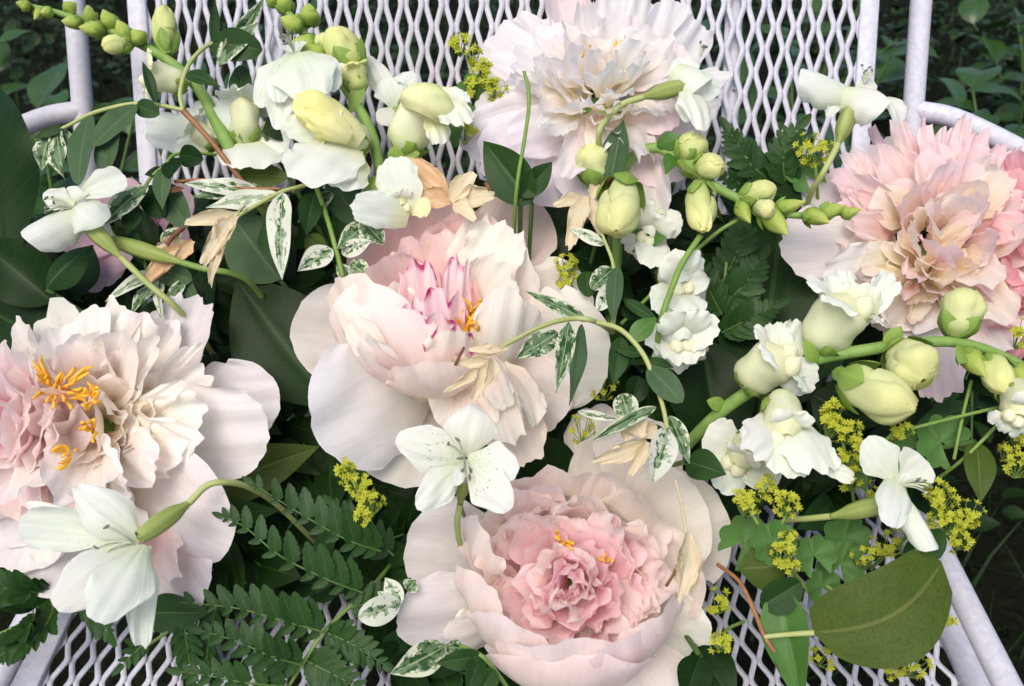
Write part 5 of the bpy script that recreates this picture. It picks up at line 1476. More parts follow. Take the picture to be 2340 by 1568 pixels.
V_, PV, GY, MD, DK, OL, BR = 'variegated_leaf', 'pale_variegated_leaf', 'grey_leaf', 'mid_leaf', 'dark_leaf', 'olive_leaf', 'bright_leaf'
RT = dict(tip=.55, widest=.5, bshape=.6)      # rounded leaflet
GV = 'jasmine sprigs woven through the bouquet'

# left: reddish stem, soft green leaflets hanging over the chair arm
sprig('jasmine_sprig', 'sprig with red-brown stem and hanging soft green leaflets over the left post', 'leaf sprig',
      [([(600, 470, .03), (550, 410, .004), (480, 320, -.01), (418, 252, -.02)], [6, 6, 6, 7], 'stem_red'),
       ([(418, 252, -.02), (412, 210, -.022), (430, 150, -.022), (465, 110, -.02), (490, 98, -.018)], [5, 5, 5, 5, 4], 'stem_pale'),
       ([(418, 252, -.02), (360, 240, -.022), (300, 238, -.022), (215, 258, -.022), (150, 290, -.02), (80, 318, -.018)], [5, 5, 5, 5, 4, 4], 'stem_pale')],
      [(205, 262, -.022, 180, 425, -.026, 62, GY, RT), (312, 240, -.026, 212, 335, -.03, 62, GY, RT), (270, 280, -.02, 240, 402, -.02, 60, GY, RT),
       (310, 240, -.022, 365, 262, -.026, 44, MD, RT), (205, 262, -.018, 268, 236, -.022, 26, MD), (150, 290, -.02, 75, 318, -.02, 24, MD),
       (355, 236, -.028, 325, 140, -.034, 26, MD, dict(n=(.6, 0, 1))), (425, 170, -.024, 505, 200, -.03, 36, MD), (485, 100, -.02, 600, 115, -.02, 76, MD, dict(RT, b=.5)), (486, 98, -.018, 492, 5, -.016, 24, MD, dict(n=(.5, 0, 1))),
       (500, 155, -.018, 605, -5, -.02, 44, V_, dict(n=(.4, .2, 1), fold=.5)), (500, 150, -.02, 590, 50, -.022, 60, V_, dict(n=(-.2, .2, 1))), (480, 100, -.018, 530, 118, -.02, 44, MD, RT),
       (130, 298, -.018, 150, 415, -.012, 56, V_, dict(twist=.9, wav=.06)), (115, 305, -.016, 95, 390, -.012, 50, V_, dict(twist=-.8, wav=.06)), (150, 296, -.016, 180, 420, -.008, 34, V_, dict(wav=.06)),
       (545, 150, .0, 570, 250, .004, 60, MD, RT)], GV)
# lower left tangle
sprig('jasmine_sprig', 'sprig of dark and grey-green leaflets behind the rolled white flower', 'leaf sprig',
      [([(300, 520, .01), (335, 420, .0), (375, 380, -.006), (415, 350, -.006), (560, 360, .02)], [4, 4, 4, 4, 4], 'stem'),
       ([(300, 520, .01), (330, 600, .02), (360, 700, .05)], [4, 4, 4], 'stem')],
      [(410, 352, -.008, 465, 365, -.016, 52, DK, RT), (405, 360, -.006, 385, 405, -.012, 50, DK, RT), (375, 382, -.006, 372, 480, -.006, 44, GY), (380, 390, -.002, 330, 400, -.004, 26, DK),
       (338, 425, -.006, 240, 512, -.008, 60, V_, RT), (335, 425, .002, 372, 500, .004, 60, DK, RT), (370, 420, .004, 430, 520, .006, 70, GY, RT), (310, 470, .0, 290, 540, .0, 44, MD), (290, 520, .006, 330, 610, .006, 40, MD),
       (350, 610, .012, 440, 640, .01, 60, GY, RT), (360, 620, .02, 240, 690, .0, 34, PV), (360, 640, .02, 300, 720, .004, 44, V_), (370, 640, .02, 372, 730, .006, 30, PV), (400, 620, .02, 460, 700, .015, 40, GY), (320, 500, .0, 270, 480, -.004, 40, MD),
       (420, 640, .012, 380, 700, .01, 30, V_), (370, 560, .012, 420, 520, .006, 40, V_)], GV)
# variegated pale leaves between the peonies
sprig('jasmine_sprig', 'pale variegated sprig with a hanging white leaf left of the central peony', 'leaf sprig',
      [([(760, 400, .0), (690, 425, -.006), (640, 440, -.01), (570, 478, -.012), (520, 510, -.012)], [5, 5, 5, 5, 4], 'stem_pale'),
       ([(720, 420, .0), (745, 490, .0), (765, 560, .002), (785, 640, .01), (800, 720, .05)], [6, 6, 6, 6, 6], 'stem'),
       ([(400, 415, -.004), (470, 412, -.008), (560, 430, -.008), (640, 432, -.006)], [4, 4, 4, 4], 'stem_red')],
      [(645, 440, -.014, 645, 640, -.02, 66, PV, dict(fold=.3, wav=.03, b=.15)), (600, 440, -.004, 420, 420, -.008, 44, PV, dict(wav=.05)), (640, 445, -.006, 470, 475, -.006, 46, PV, dict(wav=.05)), (600, 430, -.002, 440, 450, -.002, 40, V_),
       (720, 440, .004, 700, 540, .0, 60, MD), (760, 440, .01, 680, 510, .006, 40, V_), (620, 500, .006, 620, 590, .0, 60, MD, RT), (770, 430, .01, 830, 520, .01, 80, GY), (840, 510, .004, 770, 570, .0, 50, V_),
       (825, 500, -.002, 880, 560, .008, 56, V_), (760, 570, .0, 680, 620, -.004, 60, PV), (800, 600, .006, 850, 640, .01, 50, V_), (780, 580, .006, 850, 550, .0, 40, PV), (700, 540, .006, 760, 590, .006, 50, OL),
       (800, 640, .012, 770, 600, .006, 34, V_), (420, 430, -.004, 370, 440, -.008, 14, 'dry_brown')], GV)
# big one hanging over the central peony's right side
sprig('jasmine_sprig', 'jasmine sprig with cream-edged leaflets trailing over the right side of the central peony', 'leaf sprig',
      [([(1400, 760, .02), (1360, 735, -.03), (1310, 728, -.036), (1240, 745, -.04), (1150, 790, -.042), (1090, 815, -.042)], [6, 6, 6, 5, 5, 4], 'stem_pale'),
       ([(1360, 735, -.03), (1420, 755, -.03), (1470, 810, -.03), (1495, 870, -.03), (1515, 930, -.032), (1525, 980, -.034)], [6, 6, 6, 5, 5, 5], 'stem_pale'),
       ([(1400, 745, -.02), (1408, 680, -.018), (1400, 600, -.018), (1375, 530, -.016), (1370, 470, -.012)], [5, 5, 4, 4, 3], 'stem_pale')],
      [(1275, 760, -.04, 1178, 820, -.046, 58, V_), (1300, 735, -.04, 1270, 900, -.05, 44, V_), (1330, 740, -.038, 1300, 930, -.05, 40, GY, dict(n=(.4, 0, 1))), (1345, 735, -.034, 1200, 665, -.04, 34, V_),
       (1405, 650, -.02, 1365, 710, -.024, 46, PV, RT), (1400, 615, -.016, 1350, 660, -.016, 50, V_, RT), (1410, 610, -.022, 1400, 740, -.026, 42, GY), (1380, 560, -.014, 1300, 520, -.016, 30, PV), (1340, 620, -.004, 1345, 680, -.008, 50, MD, RT),
       (1425, 685, -.02, 1510, 740, -.02, 30, MD), (1440, 780, -.028, 1500, 725, -.03, 48, BR), (1420, 770, -.026, 1400, 880, -.026, 52, MD), (1430, 790, -.024, 1390, 880, -.018, 50, DK), (1485, 820, -.028, 1540, 840, -.026, 24, MD),
       (1470, 810, -.028, 1400, 795, -.03, 26, MD), (1480, 840, -.03, 1560, 920, -.036, 62, GY, RT), (1500, 930, -.03, 1350, 1010, -.036, 30, V_), (1420, 900, -.02, 1440, 960, -.02, 60, V_, RT), (1525, 980, -.036, 1480, 1115, -.046, 72, PV, dict(curl=.8)),
       (1530, 950, -.03, 1575, 1060, -.03, 44, V_), (1460, 860, -.014, 1440, 930, -.012, 60, DK), (1320, 940, -.02, 1420, 960, -.024, 20, PV), (1420, 720, -.012, 1470, 700, -.012, 40, DK), (1500, 970, -.02, 1500, 1040, -.014, 50, DK)], GV)
# bottom
sprig('jasmine_sprig', 'variegated and green sprig poking out under the cup-shaped peony', 'leaf sprig',
      [([(940, 1400, .03), (900, 1380, .01), (880, 1350, .004)], [4, 4, 3], 'stem_pale'),
       ([(1180, 1600, .02), (1130, 1530, .0), (1095, 1495, -.008), (1040, 1470, .0)], [5, 5, 5, 4], 'stem')],
      [(915, 1375, .0, 818, 1410, -.006, 70, PV, dict(RT, b=.3)), (918, 1378, .0, 880, 1320, .0, 50, PV), (905, 1380, .0, 862, 1352, .002, 26, PV), (930, 1350, .004, 950, 1325, .004, 40, V_),
       (1020, 1475, -.006, 892, 1540, -.012, 78, V_, dict(b=.25)), (1100, 1498, -.008, 995, 1515, -.012, 50, MD), (1098, 1500, -.006, 1065, 1580, -.01, 56, MD), (1130, 1530, -.004, 1090, 1590, -.006, 50, MD), (1060, 1480, -.002, 1010, 1480, -.004, 40, V_)], GV)

# ---- wilted blossoms
def wilted(label, parts, seed, mat='wilted'):
    g = np.random.default_rng(seed)
    th = thing('wilted_blossom', label, 'wilted flower', pt(*parts[0][:3]), 'wilted jasmine blossoms')
    for p in parts:
        k = dict(p[8]) if len(p) > 8 else {}
        k.setdefault('n', (g.uniform(-.3, .3), g.uniform(-.2, .3), 1))
        m = p[7] if len(p) > 7 and p[7] else mat
        x0, y0, o0, x1, y1, o1, w = p[:7]
        P0, P1 = pt(x0, y0, o0), pt(x1, y1, o1)
        if m == 'dry_brown' or w < 9:
            tube(th, 'stalk', [P0, (P0 + P1) / 2 + np.array([0, 0, .002]), P1], w / 2 * pxs(y0, o0), M[m], 6, 10)
            continue
        pp(th, x0, y0, o0, x1, y1, o1, w, (CREAM, CREAM, CREAM), g, mat=M[m], b=k.pop('b', .3), cup=k.pop('cup', 1.0), c=.5, ruf=.05, rag=.05, base=.35, wide=.5, taper=.3, nu=15, nv=15, **k)
    return th
wilted('wilted cream blossom hanging between the left flowers', [(545, 490, -.02, 420, 510, -.024, 44), (540, 495, -.02, 462, 610, -.03, 56), (530, 500, -.018, 480, 650, -.028, 40), (520, 500, -.02, 500, 560, -.03, 46), (560, 470, -.016, 540, 495, -.02, 6, 'stem_pale')], 401)
wilted('wilted apricot blossom above the central peony', [(1030, 460, .002, 930, 360, -.006, 70, 'wilted_orange'), (1030, 460, .002, 950, 440, -.006, 60, 'wilted_orange'), (1030, 460, .0, 1085, 395, -.01, 60), (1040, 465, .0, 1130, 445, -.006, 66), (1040, 460, .0, 1085, 505, -.008, 50), (1110, 420, -.006, 1120, 435, -.008, 10, 'dry_brown')], 402)
wilted('shrivelled cream blossom lying on the lower edge of the central peony', [(1150, 800, -.044, 1070, 800, -.048, 30), (1120, 825, -.046, 1030, 830, -.052, 34), (1120, 830, -.046, 1080, 915, -.054, 46), (1110, 835, -.046, 1015, 895, -.05, 30), (1125, 820, -.044, 1110, 880, -.054, 40), (1060, 795, -.05, 1040, 835, -.054, 7, 'dry_brown'), (1160, 795, -.042, 1090, 812, -.046, 26)], 403)
wilted('cream wilted blossom with drooping petals right of the central peony', [(1330, 450, .0, 1265, 470, -.004, 40), (1340, 450, -.004, 1300, 570, -.012, 56), (1345, 455, -.004, 1375, 540, -.008, 50), (1365, 420, .0, 1350, 460, -.004, 34), (1375, 430, -.006, 1395, 405, -.012, 10, 'dry_brown')], 404)
wilted('cream wilted blossom resting on the top edge of the cup-shaped peony', [(1470, 1000, -.03, 1440, 960, -.026, 60), (1475, 1010, -.03, 1355, 1055, -.04, 56), (1480, 1010, -.03, 1440, 1085, -.036, 40), (1460, 1000, -.026, 1500, 970, -.024, 50), (1420, 970, -.02, 1440, 1020, -.03, 40)], 405)
wilted('wilted cream blossom dangling on its thin stalk over the cup-shaped peony', [(1545, 1100, -.046, 1570, 1225, -.056, 7, 'wilted'), (1572, 1220, -.056, 1550, 1375, -.06, 66), (1572, 1220, -.056, 1580, 1360, -.052, 56), (1570, 1225, -.054, 1545, 1330, -.052, 50), (1552, 1280, -.05, 1522, 1340, -.052, 7, 'dry_brown')], 406)
wilted('brownish wilted blossom deep among the left leaves', [(430, 560, .004, 330, 650, .006, 60, 'wilted_orange'), (430, 560, .004, 350, 580, .002, 60), (440, 550, .0, 400, 600, .0, 40, 'wilted_orange'), (420, 520, -.002, 380, 560, -.004, 12, 'dry_brown')], 407)

# ---- single large leaves
GB = 'large leaves tucked into the bouquet'
def big(label, spec, stalk=None, mat='stem_dark', name='large_leaf'):
    x0, y0, o0, x1, y1, o1, w, m = spec[:8]
    k = dict(spec[8]) if len(spec) > 8 else {}
    th = thing(name, label, 'leaf', pt(x0, y0, o0), GB)
    leaf(th, x0, y0, o0, x1, y1, o1, w, M[m], rF, name='blade', nu=15, nv=31, **k)
    P0 = pt(x0, y0, o0)
    q = seat_point(P0)
    if stalk:
        tube_px(th, 'stalk', stalk, 6, M[mat], 7, 20)
    else:
        tube(th, 'stalk', [P0, P0 * .6 + q * .4 - np.array([0, 0, .01]), q], .0014, M[mat], 7, 18)
    return th
big('very large dark leaf with fine veins cut off by the left edge', (10, 640, .01, -10, 190, .02, 190, DK, dict(n=(.2, .2, 1), b=.3, fold=.15, widest=.45, wav=.04)))
big('dark curled leaf under the rolled white flower', (120, 690, .012, -60, 540, .004, 150, DK, dict(n=(.1, .3, 1), b=.4, fold=-.3)))
big('olive green folded leaf under the rolled white flower', (105, 660, .008, 215, 560, .0, 90, MD, dict(n=(.2, .4, 1), b=.5, fold=-.5)))
big('broad dark leaf between the hidden mauve bloom and feathery peony', (130, 700, .03, 210, 560, .04, 130, DK, dict(n=(0, .1, 1))))
big('broad dark leaf above the feathery peony at the edge', (150, 800, .03, -60, 690, .035, 190, DK, dict(n=(0, .2, 1), b=.3)))
big('broad glossy dark leaf with visible veins between the feathery and central peonies', (760, 930, .055, 540, 640, .035, 230, DK, dict(n=(.1, .1, 1), b=.2, fold=.08, widest=.5)))
big('dark pointed leaf lying under the central peony left petals', (560, 800, .05, 740, 920, .06, 130, DK, dict(n=(0, .1, 1), b=.2)))
big('grey-green leaf partly covered by the hanging variegated leaf', (640, 640, .03, 520, 480, .014, 150, GY, dict(n=(-.1, .1, 1), b=.2, fold=.05)))
big('olive leaf band behind the yellow snapdragon bloom', (660, 405, .01, 545, 400, .008, 60, OL, dict(n=(0, .2, 1), b=.1, fold=.05, tip=.5, widest=.5)))
big('dark green oval leaf behind the drooping white lily flower', (600, 300, .0, 680, 285, .004, 70, DK, dict(n=(0, .1, 1), tip=.5, widest=.5)))
big('smooth green pointed leaf above the central peony', (1215, 465, .004, 1105, 322, -.006, 110, MD, dict(n=(-.3, 0, 1), b=.15, fold=.35, widest=.4)))
big('small pointed green leaf beside the thin bare stalk', (1190, 450, .0, 1262, 370, -.006, 60, MD, dict(n=(.3, 0, 1), fold=.3)))
big('upright grey-green pointed leaf in front of the white feathery peony', (1395, 420, -.006, 1425, 275, -.022, 72, GY, dict(n=(-.4, 0, 1), fold=.35, b=.15)))
big('huge dark leaf right of the drooping white blooms', (1720, 950, .06, 1800, 420, .05, 260, DK, dict(n=(-.2, .1, 1), b=.15, fold=.1, widest=.5)))
big('dark leaf tip rising behind the arching bud stem', (1830, 480, .03, 1680, 385, .02, 100, DK, dict(n=(0, .2, 1), b=.2, fold=.1)))
big('very dark large leaf in the gap below the drooping white blooms', (1640, 1010, .06, 1600, 760, .055, 200, DK, dict(n=(0, .1, 1), b=.2)))
big('dark leaf under the white hanging snapdragon bloom', (1960, 960, .03, 1850, 900, .03, 140, DK, dict(n=(0, .1, 1))))
big('green folded leaf tip between white blooms and cup-shaped peony', (1570, 1055, .006, 1660, 1085, -.004, 80, MD, dict(n=(.1, .2, 1), fold=.35, b=.3)))
big('dark olive leaf under the feathery peony right side', (440, 1130, .05, 730, 1020, .05, 120, OL, dict(n=(.1, .1, 1), b=.3)))
big('dark leaf below the feathery peony', (330, 1400, .03, 480, 1400, .02, 90, MD, dict(n=(0, .2, 1), b=.2)))
big('dark leaf at the lower right of the cup-shaped peony', (1590, 1480, .03, 1680, 1610, .02, 110, DK, dict(n=(.1, .1, 1), b=.2)))
big('dark leaf in the gap between the central and cup-shaped peonies', (1330, 1090, .06, 1130, 1100, .05, 190, DK, dict(n=(0, .1, 1), b=.2)))
big('slim dark leaf beside the cup-shaped peony foot', (1600, 1500, .02, 1560, 1600, .02, 90, DK, dict(n=(.1, .1, 1), b=.2)))
big('bright green leaf tip on the right above the grass', (2230, 1010, .0, 2240, 1150, -.004, 70, OL, dict(n=(-.2, .2, 1), b=.3, fold=.2)))

# ---- branch of broad olive leaves lying on the seat at the lower right
sprig('olive_leaf_branch', 'branch with one broad rounded olive leaf lying on the mesh seat', 'leaf branch',
      [([(1640, 1290, .015), (1690, 1330, .0), (1725, 1400, -.006), (1745, 1450, -.008), (1770, 1490, -.006)], [5, 5, 5.5, 5.5, 5], 'stem_red'),
       ([(1748, 1455, -.008), (1800, 1450, -.012), (1862, 1446, -.018)], [6, 6, 7], 'stem_pale')],
      [(1858, 1446, -.018, 2152, 1285, -.03, 210, OL, dict(n=(-.1, .15, 1), b=.4, fold=.05, tip=.3, widest=.42, bshape=.5, sway=-.12)),
       (2080, 1230, -.012, 2150, 1275, -.024, 110, MD, dict(n=(0, .3, 1), b=.4, fold=.1, tip=.6, widest=.5)),
       (1690, 1300, .002, 1800, 1290, -.004, 110, OL, dict(n=(0, .1, 1), b=.35, fold=-.1, tip=.6, widest=.5)),
       (1740, 1385, -.008, 1830, 1330, -.014, 84, MD, dict(n=(.2, .3, 1), b=.3, fold=.4, tip=.5)),
       (1780, 1350, -.01, 1835, 1620, .0, 115, BR, dict(n=(-.3, .1, 1), b=.2, fold=.35, twist=.6, widest=.35)),
       (1770, 1490, -.004, 1830, 1580, .004, 40, OL, dict(n=(.2, 0, 1), twist=.5))], base=(1745, 1450, -.008))

# ---- ferns
def leaflet_mesh(seed, teeth=5):
    g = np.random.default_rng(seed)
    V = leaf_grid(np.zeros(3), np.array([0, 1.0, 0]), np.array([0, 0, 1.0]), .48, g, b=.15, fold=.14, widest=.36, tip=.6, bshape=.35, wav=.012, nu=5, nv=19, teeth=teeth, tamp=.26)
    return raw_mesh('leaflet', V, grid_faces(5, 19), M['fern_leaf'], uv=grid_uv(5, 19))
LEAFLETS = [leaflet_mesh(s, t) for s, t in ((1, 5), (2, 6), (3, 5))]

def quat_from(yv, zv):
    """rotation taking local Y to yv, local Z near zv (world vectors)"""
    y = unit(yv)
    z = unit(np.asarray(zv) - np.dot(zv, y) * y)
    x = np.cross(y, z)
    return Matrix(np.stack([x, y, z], 1).tolist()).to_quaternion()

def cdir(v):
    return v[0] * RV + v[1] * UV_ + v[2] * BV

def fern(label, stem, pinnae, seed, group='fern fronds'):
    g = np.random.default_rng(seed)
    th = thing('fern_frond', label, 'fern', pt(*stem[0]), group)
    tube_px(th, 'stem', stem, np.linspace(6, 4, len(stem)), M['stem'], 7, 30)
    org = np.array(th.location)
    for pn in pinnae:
        pts, n, lu, ld, nrm = pn[:5]
        P = smooth_path([pt(*p) for p in pts], 40)
        V, f, uv = tube_geo(P, np.linspace(3.2, 1.2, len(P)) * pxs(pts[0][1]), 6, cap=False)
        r = part('pinna', V, f, M['stem_dark'], th, uv=uv)
        T = np.gradient(P, axis=0)
        nv = unit(nrm)
        for i in range(n):
            t = (i + .6) / (n + .3)
            j = min(int(t * (len(P) - 1)), len(P) - 2)
            tv = unit(T[j])
            sd = np.cross(nv, tv)
            sc = math.sin(pi * min(1, .28 + .72 * (1 - t) ** .75) ) if False else (1 - t) ** .55 * min(1.0, .75 + t)
            for s, Lp in ((-1, lu), (1, ld)):
                d = unit(sd * s * .86 + tv * (.55 + .35 * t) + nv * g.uniform(-.12, .2))
                L = Lp * 1.05 * (min(sc, .9) * .9 + .14) * g.uniform(.9, 1.1) * pxs(pts[0][1])
                link('leaflet', LEAFLETS[i % 3], r, loc=to_world(P[j])- org, rot=quat_from(cdir(d), cdir(nv + .25 * sd * s + g.uniform(-.15, .15, 3))), scale=L)
        # terminal leaflet
        link('leaflet', LEAFLETS[1], r, loc=to_world(P[-2]) - org, rot=quat_from(cdir(T[-1]), cdir(nv)), scale=ld * .7 * pxs(pts[0][1]))
    return th
fern('fern frond with toothed leaflets spread between the feathery and cup-shaped peonies', [(930, 1240, .07), (860, 1330, .03), (790, 1395, .012), (740, 1445, .006), (690, 1520, .006), (640, 1600, .008)],
     [([(870, 1260, .012), (790, 1232, .0), (680, 1170, -.006), (570, 1100, -.008)], 9, 98, 46, (0, .15, 1)),
      ([(830, 1355, .012), (750, 1325, .002), (640, 1270, -.004), (560, 1205, -.006), (505, 1180, -.006)], 10, 90, 44, (0, .15, 1)),
      ([(742, 1445, .004), (650, 1420, -.004), (540, 1390, -.008), (412, 1376, -.008)], 9, 95, 46, (0, .15, 1)),
      ([(690, 1520, .004), (620, 1500, -.006), (540, 1465, -.008), (455, 1440, -.008)], 8, 80, 66, (0, .15, 1)),
      ([(660, 1570, .004), (560, 1560, -.004), (480, 1545, -.006), (412, 1535, -.006)], 8, 70, 60, (0, .15, 1)),
      ([(800, 1390, .014), (860, 1370, .016), (910, 1340, .02)], 6, 60, 60, (0, .15, 1)),
      ([(745, 1445, .008), (800, 1470, .006), (880, 1520, .008)], 8, 66, 66, (0, .1, 1)),
      ([(700, 1510, .008), (760, 1540, .006), (850, 1590, .006)], 8, 66, 66, (0, .1, 1)),
      ([(900, 1270, .03), (820, 1200, .035), (760, 1150, .04)], 7, 60, 60, (0, .1, 1))], 501)
fern('dark fern frond hanging over the front seat mesh', [(560, 1330, .05), (420, 1420, .03), (330, 1480, .02)],
     [([(420, 1420, .026), (430, 1490, .02), (440, 1560, .016)], 6, 60, 60, (.2, 0, 1)), ([(500, 1370, .03), (480, 1450, .024), (470, 1520, .02)], 7, 60, 60, (-.2, 0, 1)),
      ([(340, 1470, .02), (320, 1480, .018), (280, 1520, .016)], 4, 50, 50, (0, 0, 1))], 502)
fern('dark fern at the lower left corner under the feathery peony', [(150, 1330, .06), (90, 1400, .04), (20, 1440, .03), (-60, 1470, .03)],
     [([(120, 1360, .045), (60, 1350, .03), (-30, 1340, .025)], 8, 90, 90, (0, .1, 1)), ([(90, 1400, .04), (60, 1440, .025), (0, 1500, .02)], 8, 90, 90, (0, .1, 1)), ([(130, 1360, .045), (110, 1420, .03), (60, 1480, .02)], 7, 80, 80, (0, .1, 1)), ([(180, 1340, .05), (220, 1400, .034), (250, 1450, .028)], 7, 70, 70, (0, .1, 1))], 503)
fern('small fern frond in front of the chair back near the pompon peony', [(1800, 480, .06), (1760, 400, .03), (1700, 330, .014)],
     [([(1790, 430, .03), (1730, 390, .012), (1690, 340, .008), (1665, 300, .006)], 10, 70, 70, (0, .1, 1)), ([(1800, 440, .03), (1790, 380, .012), (1800, 330, .006), (1830, 290, .002)], 10, 66, 66, (0, .1, 1)), ([(1770, 420, .03), (1700, 420, .02), (1650, 400, .014)], 7, 60, 60, (0, .1, 1))], 504)
fern('feathery dark fern deep behind the drooping white blooms', [(1640, 800, .08), (1650, 700, .05), (1660, 600, .04)],
     [([(1650, 700, .046), (1700, 650, .034), (1740, 590, .03)], 9, 70, 70, (0, .1, 1)), ([(1650, 720, .046), (1620, 660, .034), (1600, 590, .03)], 8, 60, 60, (0, .1, 1)), ([(1655, 640, .046), (1690, 560, .034), (1690, 500, .03)], 9, 66, 66, (0, .1, 1)), ([(1650, 760, .05), (1710, 730, .036), (1770, 700, .034)], 8, 70, 70, (0, .1, 1))], 505)

# ---- lady's mantle: airy yellow-green flower clusters
def star_mesh(seed):
    g = np.random.default_rng(seed)
    V, Fq = [], []
    for i in range(8):
        az = 2 * pi * i / 8 + g.uniform(-.1, .1)
        r = 1.0 if i % 2 == 0 else .75
        d = np.array([cos(az), sin(az), 0])
        s = np.array([-sin(az), cos(az), 0])
        b = len(V)
        up = .25 if i % 2 == 0 else .55
        V += [d * .12, d * r * .55 + s * .24 + np.array([0, 0, up * .4]), d * r + np.array([0, 0, up]), d * r * .55 - s * .24 + np.array([0, 0, up * .4])]
        Fq.append([b, b + 1, b + 2, b + 3])
    # little dome
    b = len(V)
    for j in range(6):
        az = 2 * pi * j / 6
        V.append(np.array([cos(az) * .3, sin(az) * .3, .08]))
    for j in range(6):
        az = 2 * pi * j / 6
        V.append(np.array([cos(az) * .14, sin(az) * .14, .34]))
    for j in range(6):
        k = (j + 1) % 6
        Fq.append([b + j, b + k, b + 6 + k, b + 6 + j])
    Fq.append([b + 6, b + 7, b + 8, b + 9])
    Fq.append([b + 9, b + 10, b + 11, b + 6])
    return raw_mesh('floret', np.array(V), np.array(Fq), M['mantle_flower'], smooth=False)
STARS = [star_mesh(s) for s in (1, 2, 3)]
def mantle_leaf(th, x, y, o, r, rng, n=(0, .1, 1)):
    """fan-shaped scalloped leaf"""
    C = pt(x, y, o)
    e1, e2, a = frame(n)
    k, m = 43, 7
    az = np.linspace(-2.7, 2.7, k) + pi / 2 + rng.uniform(-1, 1)
    rr = r * pxs(y, o) * (1 + .22 * np.abs(np.sin(np.linspace(-2.7, 2.7, k) * 4.1))) * .9
    T = np.linspace(0, 1, m)
    fold = .07 * np.cos(np.linspace(-2.7, 2.7, k) * 4.1)
    V = (C + (np.cos(az) * rr)[:, None, None] * T[None, :, None] * e1 + (np.sin(az) * rr)[:, None, None] * T[None, :, None] * e2
         + (rr * fold)[:, None, None] * T[None, :, None] * a + (rr * .25)[:, None, None] * (T[None, :, None] ** 2) * a)
    part('leaf', V.reshape(-1, 3), grid_faces(k, m), M['mantle_leaf'], th, uv=grid_uv(k, m))

def mantle(label, stems, clusters, leaves, seed):
    g = np.random.default_rng(seed)
    th = thing('mantle_sprig', label, 'flower sprig', pt(*stems[0][0]), 'sprigs of tiny yellow-green flowers')
    org = np.array(th.location)
    for s in stems:
        tube_px(th, 'stem', s, 4.2, M['stem'], 6, 24)
    for (x, y, o, r, n) in clusters:
        C = pt(x, y, o)
        R = r * pxs(y, o)
        stalks = []
        root = C - np.array([0, R * .9, 0]) - np.array([0, 0, R * .6])
        for i in range(n):
            d = unit(g.normal(size=3) + np.array([0, .25, .5]))
            q = C + d * R * g.uniform(.45, 1.0) * np.array([1, 1, .8])
            zv = unit(d + np.array([0, .2, .5]))
            t = unit(np.cross(zv, g.normal(size=3)))
            link('floret', STARS[i % 3], th, loc=to_world(q) - org, rot=quat_from(cdir(t), cdir(zv)), scale=g.uniform(9.5, 13.5) * pxs(y, o))
            V, f, uv = tube_geo(smooth_path([root, (root + q) / 2 + d * R * .1, q], 6), 1.1 * pxs(y, o), 4, cap=False)
            stalks.append((V, f))
        Vs = np.vstack([a for a, _ in stalks])
        Fs = np.vstack([b + sum(len(q[0]) for q in stalks[:i]) for i, (_, b) in enumerate(stalks)])
        part('stalks', Vs, Fs, M['stem'], th)
    for l in leaves:
        mantle_leaf(th, *l, rng=g)
    return th
mantle('tiny yellow-green flower sprig against the chair back left of the white peony', [[(1110, 300, .03), (1095, 200, .01), (1060, 110, .004)]], [(1050, 100, .0, 28, 14), (1082, 125, .0, 24, 12), (1105, 165, .0, 34, 18), (1130, 205, .0, 28, 14), (1090, 200, .004, 26, 12), (1060, 300, .012, 30, 10)], [(1090, 215, .01, 44), (1060, 290, .02, 50)], 601)
mantle('tiny yellow-green flower sprig below the central peony left side', [[(860, 1240, .05), (835, 1170, .0), (800, 1080, -.006)]], [(795, 1075, -.008, 30, 16), (825, 1110, -.01, 36, 20), (845, 1155, -.01, 36, 20), (830, 1180, -.006, 26, 12)], [], 602)
mantle('yellow-green flower sprig with scalloped leaf beside the cup-shaped peony', [[(1900, 1420, .03), (1830, 1330, .012), (1760, 1240, -.004), (1712, 1165, -.012)], [(1760, 1240, -.004), (1790, 1190, -.008), (1805, 1160, -.012)], [(1830, 1330, .012), (1800, 1280, -.004), (1795, 1250, -.008)]],
       [(1705, 1150, -.014, 40, 26), (1745, 1115, -.006, 30, 14), (1800, 1150, -.016, 40, 26), (1800, 1230, -.012, 24, 10), (1790, 1270, -.014, 36, 22), (1810, 1300, -.01, 24, 10)], [(1765, 1240, -.006, 50), (1700, 1240, .01, 60), (1860, 1270, .004, 46)], 603)
mantle('yellow-green flower sprig behind the hanging white snapdragon bloom', [[(1960, 1200, .04), (1940, 1080, .01), (1915, 960, -.004)], [(1940, 1080, .01), (1975, 1040, .0), (1990, 1000, -.004)], [(1940, 1080, .01), (2020, 1010, .0), (2040, 990, -.004)]],
       [(1905, 935, -.006, 34, 18), (1895, 975, -.006, 36, 20), (1940, 985, -.006, 36, 20), (1965, 1030, -.004, 40, 22), (1930, 1050, -.002, 34, 16), (2050, 985, -.002, 34, 16), (1950, 1090, .0, 40, 16), (2000, 1150, .0, 40, 16)], [(1990, 1060, .012, 60), (1930, 1230, .01, 54)], 604)
mantle('yellow-green flower sprig spilling over the right seat tube', [[(1990, 1300, .03), (2070, 1230, .0), (2140, 1180, -.01)], [(2070, 1230, .0), (2170, 1220, -.01), (2210, 1200, -.012)], [(1960, 1330, .03), (1990, 1330, .01), (2100, 1300, .0)]],
       [(2150, 1150, -.012, 44, 24), (2165, 1195, -.014, 40, 22), (2215, 1180, -.012, 36, 18), (2195, 1230, -.012, 34, 18), (2120, 1220, -.006, 34, 12), (2040, 1240, -.002, 40, 16), (2140, 1120, -.006, 34, 14), (1990, 1270, .004, 40, 14)], [], 605)
